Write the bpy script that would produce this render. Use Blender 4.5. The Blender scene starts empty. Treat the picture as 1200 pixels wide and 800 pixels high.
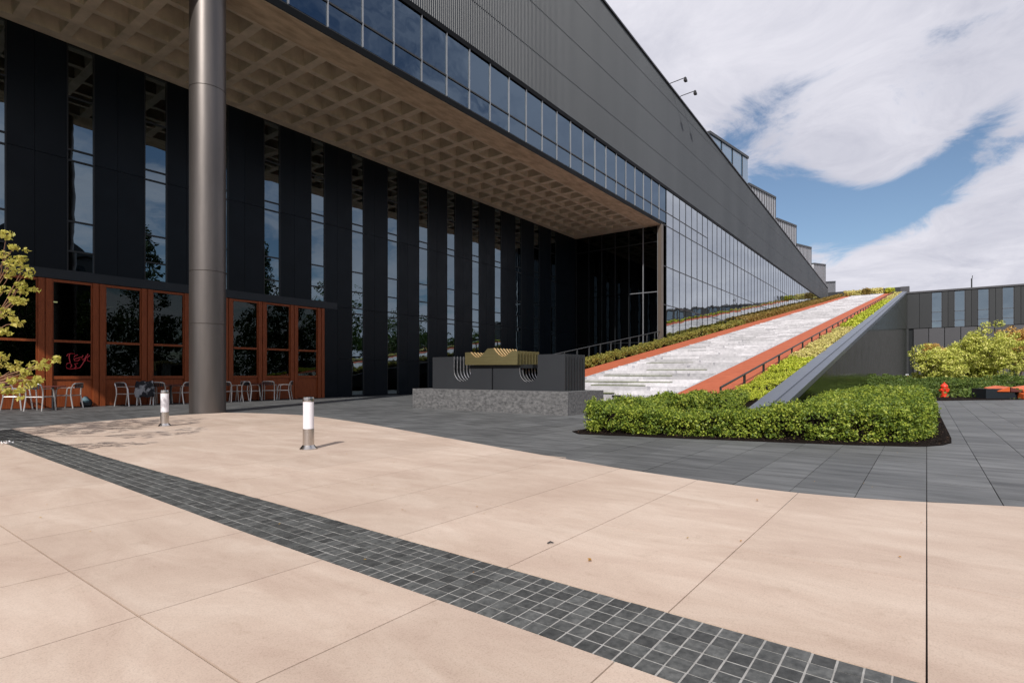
import bpy, bmesh, math, random
import numpy as np
from mathutils import Vector, Matrix
random.seed(7); rng = np.random.default_rng(7)
S = bpy.context.scene
COL = S.collection
R = math.radians

# ---------------------------------------------------------------- camera
TH = math.atan2(486, 650); CT, ST = math.cos(TH), math.sin(TH)
CAMH = 1.1
cam = bpy.data.cameras.new("camera"); camo = bpy.data.objects.new("camera", cam); COL.objects.link(camo)
cam.sensor_width = 36; cam.lens = 650/1200*36; cam.shift_y = 39/1200
cam.clip_start = 0.05; cam.clip_end = 5000
camo.location = (0, 0, CAMH); camo.rotation_euler = (R(90), 0, TH - R(90))
S.camera = camo
def gr(x, y, z=0.0):
    "ground point seen at photograph pixel x, y (used only to read positions off the photo)"
    u, v = (x-600)/650, (439-y)/650
    d = (z-CAMH)/v
    return d*(CT+u*ST), d*(ST-u*CT)
def at(x, y, d):
    u, v = (x-600)/650, (439-y)/650
    return Vector((d*(CT+u*ST), d*(ST-u*CT), CAMH+v*d))
def onb(x, y, b):
    u, v = (x-600)/650, (439-y)/650
    d = b/(ST-u*CT)
    return d*(CT+u*ST), CAMH+v*d
def ona(x, y, a):
    u, v = (x-600)/650, (439-y)/650
    d = a/(CT+u*ST)
    return d*(ST-u*CT), CAMH+v*d

# ---------------------------------------------------------------- sky, sun
EL = R(40); SAZ = Vector((-.905, -.425))
sdir = Vector((SAZ.x*math.cos(EL), SAZ.y*math.cos(EL), math.sin(EL))).normalized()
W = bpy.data.worlds.new("World"); S.world = W; W.use_nodes = True
nt = W.node_tree; N = nt.nodes; Lk = nt.links; N.clear()
def nd(tree, typ, **kw):
    n = tree.nodes.new(typ)
    for k, v in kw.items():
        if k in n.inputs: n.inputs[k].default_value = v
        else: setattr(n, k, v)
    return n
def mth(tree, op, a, b=None, clamp=False):
    n = tree.nodes.new('ShaderNodeMath'); n.operation = op; n.use_clamp = clamp
    for i, v in enumerate((a, b)):
        if v is None: continue
        if isinstance(v, (int, float)): n.inputs[i].default_value = v
        else: tree.links.new(v, n.inputs[i])
    return n.outputs[0]
sky = nd(nt, 'ShaderNodeTexSky', sky_type='NISHITA', sun_disc=False)
sky.sun_elevation = EL; sky.sun_rotation = math.atan2(sdir.x, sdir.y)
sky.air_density = 1.0; sky.dust_density = 0.6; sky.ozone_density = 2.2
tc = nd(nt, 'ShaderNodeTexCoord')
sep = nd(nt, 'ShaderNodeSeparateXYZ'); Lk.new(tc.outputs['Generated'], sep.inputs[0])
zc = mth(nt, 'ADD', mth(nt, 'MAXIMUM', sep.outputs[2], 0.0), 0.16)
px_ = mth(nt, 'DIVIDE', sep.outputs[0], zc); py_ = mth(nt, 'DIVIDE', sep.outputs[1], zc)
cmb = nd(nt, 'ShaderNodeCombineXYZ'); Lk.new(px_, cmb.inputs[0]); Lk.new(py_, cmb.inputs[1])
def wnoise(scale, detail, rough, dist, off):
    mp = nd(nt, 'ShaderNodeMapping'); mp.inputs['Location'].default_value = off
    Lk.new(cmb.outputs[0], mp.inputs[0])
    n = nd(nt, 'ShaderNodeTexNoise'); n.inputs['Scale'].default_value = scale
    n.inputs['Detail'].default_value = detail; n.inputs['Roughness'].default_value = rough
    n.inputs['Distortion'].default_value = dist
    Lk.new(mp.outputs[0], n.inputs['Vector']); return n.outputs[0]
n1 = wnoise(0.85, 9, 0.56, 0.25, (3.1, 1.7, 0))
n2 = wnoise(2.9, 10, 0.66, 0.7, (9.3, 4.2, 2))
n3 = wnoise(0.45, 3, 0.5, 0.0, (5.5, 8.8, 1))
# the long blue break in the cloud deck ahead: a band in the sky, az/el of its middle line
az = mth(nt, 'ARCTAN2', sep.outputs[1], sep.outputs[0])      # radians, 0 = +x
el = mth(nt, 'ARCTAN2', sep.outputs[2], mth(nt, 'SQRT', mth(nt, 'ADD', mth(nt, 'MULTIPLY', sep.outputs[0], sep.outputs[0]), mth(nt, 'MULTIPLY', sep.outputs[1], sep.outputs[1]))))
SKYC = dict(az=az, el=el)
def gauss(a0, e0, sa, se, tilt=0.0):
    da = mth(nt, 'SUBTRACT', az, a0); de = mth(nt, 'SUBTRACT', mth(nt, 'SUBTRACT', el, e0), mth(nt, 'MULTIPLY', da, tilt))
    da = mth(nt, 'DIVIDE', da, sa); de = mth(nt, 'DIVIDE', de, se)
    q = mth(nt, 'ADD', mth(nt, 'MULTIPLY', da, da), mth(nt, 'MULTIPLY', de, de))
    return mth(nt, 'POWER', 2.718, mth(nt, 'MULTIPLY', q, -1.0))
def azel(x, y):
    u, v = (x-600)/650, (439-y)/650
    dx, dy = CT+u*ST, ST-u*CT
    return math.atan2(dy, dx), math.atan2(v, math.hypot(dx, dy))
g = 0
for (x, y, sa, se, tl, amp) in ((985, 248, .10, .045, 0.0, .27), (1085, 214, .10, .03, -.75, .26), (1190, 168, .08, .02, -.5, .14),
                                (875, 150, .09, .08, 0, .19), (930, 215, .07, .05, 0, .16), (1135, 40, .06, .04, 0, .06), (920, 262, .06, .06, 0, .26)):
    A, E_ = azel(x, y)
    t = mth(nt, 'MULTIPLY', gauss(A, E_, sa, se, tl), amp)
    g = t if g == 0 else mth(nt, 'ADD', g, t)
# broken cloud to the south, deck overcast ahead
south = mth(nt, 'MULTIPLY', gauss(R(-66), R(36), R(27), R(34)), .31)
dens = mth(nt, 'ADD', mth(nt, 'MULTIPLY', n1, .55), mth(nt, 'MULTIPLY', n2, .45))
dens = mth(nt, 'ADD', dens, .16)
dens = mth(nt, 'SUBTRACT', mth(nt, 'SUBTRACT', dens, g), south)
mask = nd(nt, 'ShaderNodeMapRange', interpolation_type='SMOOTHSTEP'); Lk.new(dens, mask.inputs[0])
mask.inputs[1].default_value = .43; mask.inputs[2].default_value = .57
# cloud brightness: shading by thickness
shade = nd(nt, 'ShaderNodeMapRange'); Lk.new(mth(nt, 'ADD', mth(nt, 'MULTIPLY', n2, .55), mth(nt, 'MULTIPLY', n3, .6)), shade.inputs[0])
shade.inputs[1].default_value = .42; shade.inputs[2].default_value = .72
cr = nd(nt, 'ShaderNodeMix', data_type='RGBA'); Lk.new(shade.outputs[0], cr.inputs[0])
cr.inputs[6].default_value = (8.0, 7.9, 8.6, 1); cr.inputs[7].default_value = (5.0, 5.1, 6.0, 1)
mixc = nd(nt, 'ShaderNodeMix', data_type='RGBA')
Lk.new(mask.outputs[0], mixc.inputs[0]); Lk.new(sky.outputs[0], mixc.inputs[6]); Lk.new(cr.outputs[2], mixc.inputs[7])
bg = nd(nt, 'ShaderNodeBackground'); bg.inputs[1].default_value = 0.105
Lk.new(mixc.outputs[2], bg.inputs[0])
wo = nd(nt, 'ShaderNodeOutputWorld'); Lk.new(bg.outputs[0], wo.inputs[0])
sl = bpy.data.lights.new("sun", 'SUN'); sl.energy = 4.15; sl.angle = R(.53); sl.color = (1, .955, .90)
so = bpy.data.objects.new("sun", sl); COL.objects.link(so); so.rotation_euler = sdir.to_track_quat('Z', 'Y').to_euler()
so.location = (0, 0, 60)
S.view_settings.view_transform = 'Standard'; S.view_settings.look = 'None'; S.view_settings.gamma = 1
S.view_settings.exposure = 0.0
S.render.engine = 'CYCLES'
S.cycles.max_bounces = 8; S.cycles.glossy_bounces = 4; S.cycles.transparent_max_bounces = 12; S.cycles.diffuse_bounces = 4
S.cycles.caustics_reflective = False; S.cycles.caustics_refractive = False

# ---------------------------------------------------------------- materials
def principled(name, col, rough=.6, metal=0, spec=.5):
    m = bpy.data.materials.new(name); m.use_nodes = True
    p = m.node_tree.nodes['Principled BSDF']
    p.inputs['Base Color'].default_value = (*col, 1); p.inputs['Roughness'].default_value = rough
    p.inputs['Metallic'].default_value = metal; p.inputs['Specular IOR Level'].default_value = spec
    return m, m.node_tree, p
def pos(t, sc=(1, 1, 1)):
    g_ = nd(t, 'ShaderNodeNewGeometry'); mp = nd(t, 'ShaderNodeMapping'); mp.inputs['Scale'].default_value = sc
    t.links.new(g_.outputs['Position'], mp.inputs[0]); return mp.outputs[0]
def noise(t, vec, scale, detail=5, rough=.55, dist=0):
    n = nd(t, 'ShaderNodeTexNoise'); n.inputs['Scale'].default_value = scale; n.inputs['Detail'].default_value = detail
    n.inputs['Roughness'].default_value = rough; n.inputs['Distortion'].default_value = dist
    t.links.new(vec, n.inputs['Vector']); return n.outputs[0]
def ramp(t, fac, stops):
    r = nd(t, 'ShaderNodeValToRGB'); e = r.color_ramp.elements
    e[0].position = stops[0][0]; e[0].color = (*stops[0][1], 1); e[1].position = stops[-1][0]; e[1].color = (*stops[-1][1], 1)
    for p_, c_ in stops[1:-1]:
        q = e.new(p_); q.color = (*c_, 1)
    t.links.new(fac, r.inputs[0]); return r.outputs[0]
def mixcol(t, f, a, b, mode='MIX'):
    m = nd(t, 'ShaderNodeMix', data_type='RGBA', blend_type=mode)
    for i, v in ((0, f), (6, a), (7, b)):
        if isinstance(v, (int, float)): m.inputs[i].default_value = v
        elif isinstance(v, tuple): m.inputs[i].default_value = (*v, 1)
        else: t.links.new(v, m.inputs[i])
    return m.outputs[2]
def bump(t, p, h, strength, dist=.01):
    b = nd(t, 'ShaderNodeBump'); b.inputs['Strength'].default_value = strength; b.inputs['Distance'].default_value = dist
    t.links.new(h, b.inputs['Height']); t.links.new(b.outputs[0], p.inputs['Normal'])
def objrand(t): return nd(t, 'ShaderNodeObjectInfo').outputs['Random']
def island(t): return nd(t, 'ShaderNodeNewGeometry').outputs['Random Per Island']
MT = {}
def grain(name, lo, hi, rough, scale=3, bscale=60, bstr=.25, stretch=(1, 1, 1), rand=0.0, isl=False, spec=.5, metal=0, bd=.004):
    m, t, p = principled(name, lo, rough, metal, spec)
    c = ramp(t, noise(t, pos(t, stretch), scale, 8, .62), ((.3, lo), (.7, hi)))
    if rand:
        src = island(t) if isl else objrand(t)
        k = nd(t, 'ShaderNodeMapRange'); t.links.new(src, k.inputs[0]); k.inputs[3].default_value = 1-rand; k.inputs[4].default_value = 1+rand
        kk = nd(t, 'ShaderNodeCombineColor')
        for i in range(3): t.links.new(k.outputs[0], kk.inputs[i])
        c = mixcol(t, 1.0, c, kk.outputs[0], 'MULTIPLY')
    t.links.new(c, p.inputs['Base Color'])
    if bstr: bump(t, p, noise(t, pos(t), bscale, 4, .6), bstr, bd)
    MT[name] = m; return m
# warm exposed-aggregate concrete
m, t, p = principled('pink_concrete', (.6, .44, .35), .75, 0, .3)
c1 = ramp(t, noise(t, pos(t, (1.5, .5, 1)), 1.7, 9, .66, .6), ((.28, (.49, .372, .300)), (.5, (.56, .443, .360)), (.74, (.645, .535, .446))))
sp = ramp(t, noise(t, pos(t), 130, 3, .7), ((.32, (.80, .78, .76)), (.48, (1, 1, 1)), (.66, (1.06, 1.05, 1.04))))
c1 = mixcol(t, .85, c1, sp, 'MULTIPLY')
st = ramp(t, noise(t, pos(t, (.35, .25, 1)), 1.1, 6, .6, 1.2), ((.36, (.90, .885, .87)), (.55, (1, 1, 1))))
c1 = mixcol(t, 1.0, c1, st, 'MULTIPLY')
st2 = ramp(t, noise(t, pos(t, (1, 1, 1)), 7, 7, .7, .8), ((.30, (.88, .86, .84)), (.42, (1, 1, 1)), (.7, (1.03, 1.03, 1.03))))
c1 = mixcol(t, .8, c1, st2, 'MULTIPLY')
k = nd(t, 'ShaderNodeMapRange'); t.links.new(objrand(t), k.inputs[0]); k.inputs[3].default_value = .955; k.inputs[4].default_value = 1.03
kk = nd(t, 'ShaderNodeCombineColor')
for i in range(3): t.links.new(k.outputs[0], kk.inputs[i])
c1 = mixcol(t, 1.0, c1, kk.outputs[0], 'MULTIPLY')
t.links.new(c1, p.inputs['Base Color']); bump(t, p, noise(t, pos(t), 170, 3, .7), .35, .003); MT['pink_concrete'] = m
grain('slate_paver', (.062, .064, .064), (.165, .168, .168), .55, 1.5, 90, .3, (4.0, .7, 1), .18, spec=.3)
grain('slate_paver_far', (.062, .064, .064), (.165, .168, .168), .55, 1.5, 90, .3, (4.0, .7, 1), .18, True, spec=.3)
grain('sett_stone', (.036, .038, .037), (.115, .117, .112), .6, 26, 130, .6, (1, 1, 1), .38)
grain('sett_stone_far', (.036, .038, .037), (.115, .117, .112), .6, 26, 130, .6, (1, 1, 1), .38, True)
grain('mortar', (.26, .25, .235), (.43, .42, .40), .9, 20, 150, .3)
grain('joint_base', (.02, .016, .014), (.04, .032, .028), .95, 8, 60, .3)
grain('stair_stone', (.43, .42, .435), (.64, .625, .64), .7, 1.3, 60, .2, (1, 3, 3), .20)
grain('stair_stone_grey', (.34, .335, .345), (.54, .53, .54), .7, 1.3, 60, .2, (1, 3, 3), .25)
grain('stair_stone_far', (.42, .41, .425), (.64, .625, .64), .7, 1.3, 60, .2, (1, 3, 3), .30, True)
grain('kerb_stone', (.42, .42, .44), (.55, .55, .57), .7, 3, 60, .2)
grain('orange_path', (.40, .092, .036), (.52, .13, .055), .8, 2.5, 120, .3)
grain('plinth_stone', (.05, .05, .052), (.20, .197, .197), .7, 11, 60, .6, (1, .8, 1.5))
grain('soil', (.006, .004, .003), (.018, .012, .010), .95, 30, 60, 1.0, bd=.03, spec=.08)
grain('lawn', (.045, .075, .015), (.09, .12, .03), .9, 3, 40, .6, bd=.03)
grain('far_ground', (.10, .11, .06), (.16, .16, .10), .95, .05, 1, 0)
grain('concrete_soffit', (.40, .345, .265), (.60, .52, .41), .85, 1.8, 40, .35, (1, 1, 1))
grain('concrete_edge', (.32, .25, .17), (.62, .50, .36), .85, 2.6, 30, .5, (.5, 1.4, 1))
grain('green_cover', (.07, .085, .03), (.14, .16, .06), .9, 3, 60, .5)
grain('bark', (.10, .07, .05), (.20, .15, .11), .85, 20, 60, .7)
grain('red_bark', (.20, .10, .06), (.33, .19, .12), .8, 20, 60, .4)
# metals and panels
def panel(name, col, rough, metal=0, spec=.5, wav=.02, rand=.12, ns=.7):
    m, t, p = principled(name, col, rough, metal, spec)
    k = nd(t, 'ShaderNodeMapRange'); t.links.new(objrand(t), k.inputs[0]); k.inputs[3].default_value = 1-rand; k.inputs[4].default_value = 1+rand
    kk = nd(t, 'ShaderNodeCombineColor')
    for i in range(3): t.links.new(k.outputs[0], kk.inputs[i])
    t.links.new(mixcol(t, 1.0, col, kk.outputs[0], 'MULTIPLY'), p.inputs['Base Color'])
    rr = nd(t, 'ShaderNodeMapRange'); t.links.new(noise(t, pos(t), 1.4, 6, .65), rr.inputs[0])
    rr.inputs[1].default_value = .3; rr.inputs[2].default_value = .7
    rr.inputs[3].default_value = max(.02, rough-.06); rr.inputs[4].default_value = rough+.08
    t.links.new(rr.outputs[0], p.inputs['Roughness'])
    if wav: bump(t, p, noise(t, pos(t), ns, 2, .5), wav, .2)
    MT[name] = m; return m
panel('dark_panel', (.0035, .0065, .0105), .36, 0, .20, .02)
panel('dark_frame', (.010, .012, .014), .4, 0, .5, 0)
panel('gap_black', (.003, .0035, .004), .6, 0, .15, 0)
panel('beam_grey', (.018, .023, .029), .45, 0, .35)
grain('cladding', (.031, .037, .044), (.051, .058, .066), .5, 1.0, 10, 0, (.22, .22, .02))
panel('coping_metal', (.19, .21, .25), .36, .6, .5, .02)
panel('green_black', (.014, .019, .006), .13, 0, .25, .02, .04, .15)  # olive in the base colour stands in for reflected greenery
panel('charcoal', (.040, .042, .045), .5, 0, .35)
panel('charcoal_light', (.078, .077, .085), .5, 0, .4)
panel('mullion_grey', (.30, .31, .33), .4, .4)
panel('corner_bronze', (.13, .105, .085), .45, .3)
panel('box_panel', (.50, .51, .54), .5, .1, .5, .02, .1)
panel('rail_black', (.015, .014, .014), .45)
panel('alu', (.62, .60, .57), .33, .75, .5, 0)
panel('chrome', (.60, .56, .52), .22, 1, .5, 0)
panel('black_plastic', (.012, .013, .016), .5)
panel('brown_bench', (.12, .035, .03), .5)
panel('orange_seat', (.62, .12, .03), .45)
panel('hydrant_red', (.75, .05, .02), .35)
panel('sculpture_dark', (.050, .054, .060), .42, .5, .5, .02, .08)
panel('white_trim', (.7, .7, .72), .4)
panel('box_glass', (.07, .19, .33), .10, 0, 1.0, .01)
# rust-orange painted timber
m, t, p = principled('rust_wood', (.22, .045, .014), .5, 0, .3)
t.links.new(ramp(t, noise(t, pos(t, (6, 6, .5)), 5, 6, .6), ((.3, (.19, .042, .011)), (.7, (.30, .074, .021)))), p.inputs['Base Color'])
bump(t, p, noise(t, pos(t, (8, 8, .4)), 12, 4), .15, .01); MT['rust_wood'] = m
# gold anodised plates with brushed lines
m, t, p = principled('gold_plate', (.40, .33, .13), .36, .85)
t.links.new(ramp(t, noise(t, pos(t, (1, .6, 22)), 3, 6, .7), ((.3, (.27, .235, .11)), (.7, (.42, .37, .18)))), p.inputs['Base Color'])
MT['gold_plate'] = m
m, t, p = principled('gold_edge', (.75, .50, .22), .4, .6); MT['gold_edge'] = m
m, t, p = principled('lit_edge_tone', (.75, .75, .77), .3, .7); MT['lit_edge_tone'] = m
# big steel column
m, t, p = principled('column_metal', (.22, .19, .17), .42, .75)
t.links.new(ramp(t, noise(t, pos(t, (2, 2, .2)), 1.2, 4, .6), ((.3, (.115, .103, .096)), (.7, (.165, .148, .138)))), p.inputs['Base Color'])
bump(t, p, noise(t, pos(t, (1, 1, .5)), 6, 3), .03, .05); MT['column_metal'] = m
# opal bollard lens
m, t, p = principled('opal', (.82, .80, .84), .35); p.inputs['Subsurface Weight'].default_value = .0; MT['opal'] = m
m, t, p = principled('fabric_grey', (.32, .32, .33), .9); t.links.new(ramp(t, noise(t, pos(t), 3.2, 3), ((.47, (.02, .02, .025)), (.53, (.36, .36, .37)))), p.inputs['Base Color']); MT['fabric_grey'] = m
m, t, p = principled('teal_cloth', (.10, .17, .20), .8); MT['teal_cloth'] = m
m, t, p = principled('neon_red', (.3, .01, .02), .4); p.inputs['Emission Color'].default_value = (1, .05, .08, 1); p.inputs['Emission Strength'].default_value = .05; MT['neon_red'] = m
m, t, p = principled('lamp_glow', (.8, .8, .8), .4); p.inputs['Emission Color'].default_value = (1, .96, .88, 1); p.inputs['Emission Strength'].default_value = 6; MT['lamp_glow'] = m
m, t, p = principled('lamp_amber', (.8, .6, .4), .4); p.inputs['Emission Color'].default_value = (1, .72, .4, 1); p.inputs['Emission Strength'].default_value = 3; MT['lamp_amber'] = m
grain('interior_wall', (.05, .055, .055), (.08, .085, .085), .8, 1, 10, .1)
grain('interior_tan', (.16, .12, .09), (.2, .15, .11), .8, 1, 10, .1)
grain('interior_dark', (.012, .014, .016), (.02, .022, .025), .8, 1, 10, .1)
def glass(name, tint, refl, ior=1.7, rough=.0, wav=.006, wsc=.9, lo=.0):
    m = bpy.data.materials.new(name); m.use_nodes = True; t = m.node_tree; t.nodes.clear()
    o = nd(t, 'ShaderNodeOutputMaterial'); mx = nd(t, 'ShaderNodeMixShader')
    tr = nd(t, 'ShaderNodeBsdfTransparent'); tr.inputs[0].default_value = (*tint, 1)
    gl = nd(t, 'ShaderNodeBsdfGlossy'); gl.inputs[0].default_value = (*refl, 1); gl.inputs[1].default_value = rough
    fr = nd(t, 'ShaderNodeFresnel'); fr.inputs[0].default_value = ior
    f = mth(t, 'ADD', mth(t, 'MULTIPLY', fr.outputs[0], 1-lo), lo, True)
    b = nd(t, 'ShaderNodeBump'); b.inputs['Strength'].default_value = wav; b.inputs['Distance'].default_value = 1
    t.links.new(noise(t, pos(t), wsc, 2, .5), b.inputs['Height']); t.links.new(b.outputs[0], gl.inputs['Normal'])
    t.links.new(f, mx.inputs[0]); t.links.new(tr.outputs[0], mx.inputs[1]); t.links.new(gl.outputs[0], mx.inputs[2])
    t.links.new(mx.outputs[0], o.inputs[0]); MT[name] = m; return m
glass('tower_glass', (.05, .10, .13), (.58, .78, 1.0), 2.6, .0, .01, .8, .0)
glass('curtain_glass', (.05, .10, .13), (.88, .95, 1.0), 2.6, .0, .012, .6, .36)
glass('strip_glass', (.05, .08, .09), (.70, .88, 1.0), 2.5, .0, .006, .7, .08)
glass('cafe_glass', (.30, .36, .34), (.8, .9, .9), 1.5, .0, .004)
glass('return_glass', (.10, .13, .13), (.6, .7, .75), 1.55, .0, .004)
glass('far_glass', (.05, .08, .09), (.62, .78, .86), 2.0, .0, .012, .3, .3)
def leafmat(name, cols, transl=.35, rough=.5):
    m = bpy.data.materials.new(name); m.use_nodes = True; t = m.node_tree; p = t.nodes['Principled BSDF']
    o = t.nodes['Material Output']
    r = island(t); n = noise(t, pos(t), 2.2, 4, .6)
    f = mth(t, 'ADD', mth(t, 'MULTIPLY', r, .6), mth(t, 'MULTIPLY', mth(t, 'SUBTRACT', n, .3), 1.0), True)
    k = len(cols)
    c = ramp(t, f, [(.05+.9*i/(k-1), cc) for i, cc in enumerate(cols)])
    t.links.new(c, p.inputs['Base Color']); p.inputs['Roughness'].default_value = rough; p.inputs['Specular IOR Level'].default_value = .35
    tl = nd(t, 'ShaderNodeBsdfTranslucent'); t.links.new(c, tl.inputs[0])
    mx = nd(t, 'ShaderNodeMixShader'); mx.inputs[0].default_value = transl
    t.links.new(p.outputs[0], mx.inputs[1]); t.links.new(tl.outputs[0], mx.inputs[2]); t.links.new(mx.outputs[0], o.inputs[0])
    MT[name] = m
leafmat('hedge_leaf', ((.05, .09, .015), (.13, .20, .03), (.33, .41, .05), (.60, .62, .11)))
leafmat('sedum_leaf', ((.26, .34, .025), (.52, .58, .05), (.72, .68, .11)), .2)
leafmat('straw_leaf', ((.52, .46, .15), (.72, .62, .25), (.60, .62, .14)), .2)
leafmat('brown_hedge_leaf', ((.16, .12, .03), (.32, .23, .06), (.40, .28, .08)))
leafmat('box_hedge_leaf', ((.12, .13, .025), (.32, .30, .06), (.50, .42, .11)))
leafmat('maple_leaf', ((.30, .32, .06), (.58, .54, .12), (.75, .66, .22)), .45)
leafmat('shrub_leaf', ((.26, .32, .05), (.60, .62, .12), (.82, .76, .28)), .22)
leafmat('rust_leaf', ((.40, .22, .06), (.62, .36, .10), (.72, .62, .18)), .22)
leafmat('juniper_leaf', ((.05, .09, .02), (.13, .20, .04), (.26, .32, .07)))
leafmat('tree_leaf', ((.03, .06, .015), (.06, .10, .02), (.12, .17, .035)))
leafmat('conifer_leaf', ((.02, .04, .015), (.035, .06, .02), (.06, .09, .03)))
leafmat('litter_leaf', ((.45, .20, .04), (.55, .30, .06), (.30, .30, .08)))

# ---------------------------------------------------------------- builders
class MB:
    def __init__(s): s.v = []; s.f = []
    def box(s, x0, x1, y0, y1, z0, z1):
        n = len(s.v)
        s.v += [(x, y, z) for z in (z0, z1) for y in (y0, y1) for x in (x0, x1)]
        s.f += [(n, n+2, n+3, n+1), (n+4, n+5, n+7, n+6), (n, n+1, n+5, n+4), (n+2, n+6, n+7, n+3), (n, n+4, n+6, n+2), (n+1, n+3, n+7, n+5)]
        return s
    def prism(s, poly, z0, z1):
        "poly: ccw (x,y); z0,z1 numbers or functions"
        n = len(s.v); k = len(poly)
        f0 = z0 if callable(z0) else (lambda x, y: z0); f1 = z1 if callable(z1) else (lambda x, y: z1)
        s.v += [(x, y, f0(x, y)) for x, y in poly] + [(x, y, f1(x, y)) for x, y in poly]
        s.f += [tuple(range(n+k, n+2*k)), tuple(range(n+k-1, n-1, -1))]
        s.f += [(n+i, n+(i+1) % k, n+k+(i+1) % k, n+k+i) for i in range(k)]
        return s
    def extrude_yz(s, poly, x0, x1):
        n = len(s.v); k = len(poly)
        s.v += [(x0, y, z) for y, z in poly] + [(x1, y, z) for y, z in poly]
        s.f += [tuple(range(n, n+k)), tuple(range(n+2*k-1, n+k-1, -1))]
        s.f += [(n+i, n+k+i, n+k+(i+1) % k, n+(i+1) % k) for i in range(k)]
        return s
    def extrude_xz(s, poly, y0, y1):
        n = len(s.v); k = len(poly)
        s.v += [(x, y0, z) for x, z in poly] + [(x, y1, z) for x, z in poly]
        s.f += [tuple(range(n, n+k)), tuple(range(n+2*k-1, n+k-1, -1))]
        s.f += [(n+i, n+k+i, n+k+(i+1) % k, n+(i+1) % k) for i in range(k)]
        return s
    def tube(s, pts, r, seg=8, cap=True):
        pts = [Vector(p) for p in pts]; rs = r if isinstance(r, (list, tuple)) else [r]*len(pts)
        n0 = len(s.v); ref = None
        for i, p in enumerate(pts):
            d = (pts[min(i+1, len(pts)-1)]-pts[max(i-1, 0)])
            if d.length < 1e-9: d = Vector((0, 0, 1))
            d.normalize()
            if ref is None: ref = Vector((0, 0, 1)) if abs(d.z) < .9 else Vector((1, 0, 0))
            a = d.cross(ref).normalized(); b = d.cross(a).normalized(); ref = b.cross(d) if False else ref
            for j in range(seg):
                an = 2*math.pi*j/seg
                q = p+(a*math.cos(an)+b*math.sin(an))*rs[i]; s.v.append(tuple(q))
        for i in range(len(pts)-1):
            for j in range(seg):
                s.f.append((n0+i*seg+j, n0+i*seg+(j+1) % seg, n0+(i+1)*seg+(j+1) % seg, n0+(i+1)*seg+j))
        if cap:
            s.f.append(tuple(range(n0+seg-1, n0-1, -1))); m_ = n0+(len(pts)-1)*seg; s.f.append(tuple(range(m_, m_+seg)))
        return s
    def lathe(s, prof, c=(0, 0, 0), seg=32):
        n0 = len(s.v)
        for r_, z in prof:
            for j in range(seg):
                an = 2*math.pi*j/seg; s.v.append((c[0]+r_*math.cos(an), c[1]+r_*math.sin(an), c[2]+z))
        for i in range(len(prof)-1):
            for j in range(seg):
                s.f.append((n0+i*seg+j, n0+i*seg+(j+1) % seg, n0+(i+1)*seg+(j+1) % seg, n0+(i+1)*seg+j))
        s.f.append(tuple(range(n0+seg-1, n0-1, -1))); m_ = n0+(len(prof)-1)*seg; s.f.append(tuple(range(m_, m_+seg)))
        return s
    def mesh(s, name, mat, smooth=False, off=(0, 0, 0)):
        me = bpy.data.meshes.new(name)
        v = s.v if tuple(off) == (0, 0, 0) else [(x-off[0], y-off[1], z-off[2]) for x, y, z in s.v]
        me.from_pydata(v, [], s.f); me.update()
        bm = bmesh.new(); bm.from_mesh(me); bmesh.ops.recalc_face_normals(bm, faces=bm.faces[:]); bm.to_mesh(me); bm.free()
        if smooth:
            me.shade_smooth()
            try: me.set_sharp_from_angle(angle=R(35))
            except Exception: pass
        me.materials.append(MT[mat]); return me
ROOT = {}
def wloc(o): return ROOT.get(o.name, Vector((0, 0, 0)))
def link(name, me, parent=None, loc=None):
    o = bpy.data.objects.new(name, me); COL.objects.link(o)
    if parent is not None: o.parent = parent
    if loc is not None: o.location = loc
    return o
def tag(o, label=None, cat=None, group=None, kind=None):
    for k, v in (('label', label), ('category', cat), ('group', group), ('kind', kind)):
        if v: o[k] = v
    return o
def empty(name, loc=(0, 0, 0), label=None, cat=None, group=None, rz=0):
    o = bpy.data.objects.new(name, None); COL.objects.link(o); o.location = loc; o.rotation_euler[2] = rz
    o.empty_display_size = .3; ROOT[o.name] = Vector(loc)
    return tag(o, label, cat, group)
def part(mb, name, mat, parent=None, smooth=False):
    "mesh given in world coordinates; child origin = parent's origin"
    off = wloc(parent) if parent is not None else Vector((0, 0, 0))
    o = link(name, mb.mesh(name, mat, smooth, off), parent)
    ROOT[o.name] = off; return o
UNIT = {}
def unit(mat):
    if mat not in UNIT: UNIT[mat] = MB().box(-.5, .5, -.5, .5, -.5, .5).mesh('block_'+mat, mat)
    return UNIT[mat]
def piece(name, mat, x0, x1, y0, y1, z0, z1, parent):
    "box piece sharing one unit mesh; parent must sit at an un-rotated origin"
    off = wloc(parent) if parent is not None else Vector((0, 0, 0))
    o = link(name, unit(mat), parent)
    o.location = Vector(((x0+x1)/2, (y0+y1)/2, (z0+z1)/2))-off; o.scale = (x1-x0, y1-y0, z1-z0)
    return o
def interp(tab, x):
    if x <= tab[0][0]: return tab[0][1]
    for (x0, y0), (x1, y1) in zip(tab, tab[1:]):
        if x <= x1: return y0+(y1-y0)*(x-x0)/(x1-x0)
    return tab[-1][1]
def smooth_tab(tab, lo, hi, n=80, w=.5):
    xs = [lo+(hi-lo)*i/n for i in range(n+1)]
    return [(x, sum(interp(tab, x+w*k/4) for k in range(-4, 5))/9) for x in xs]
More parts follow.
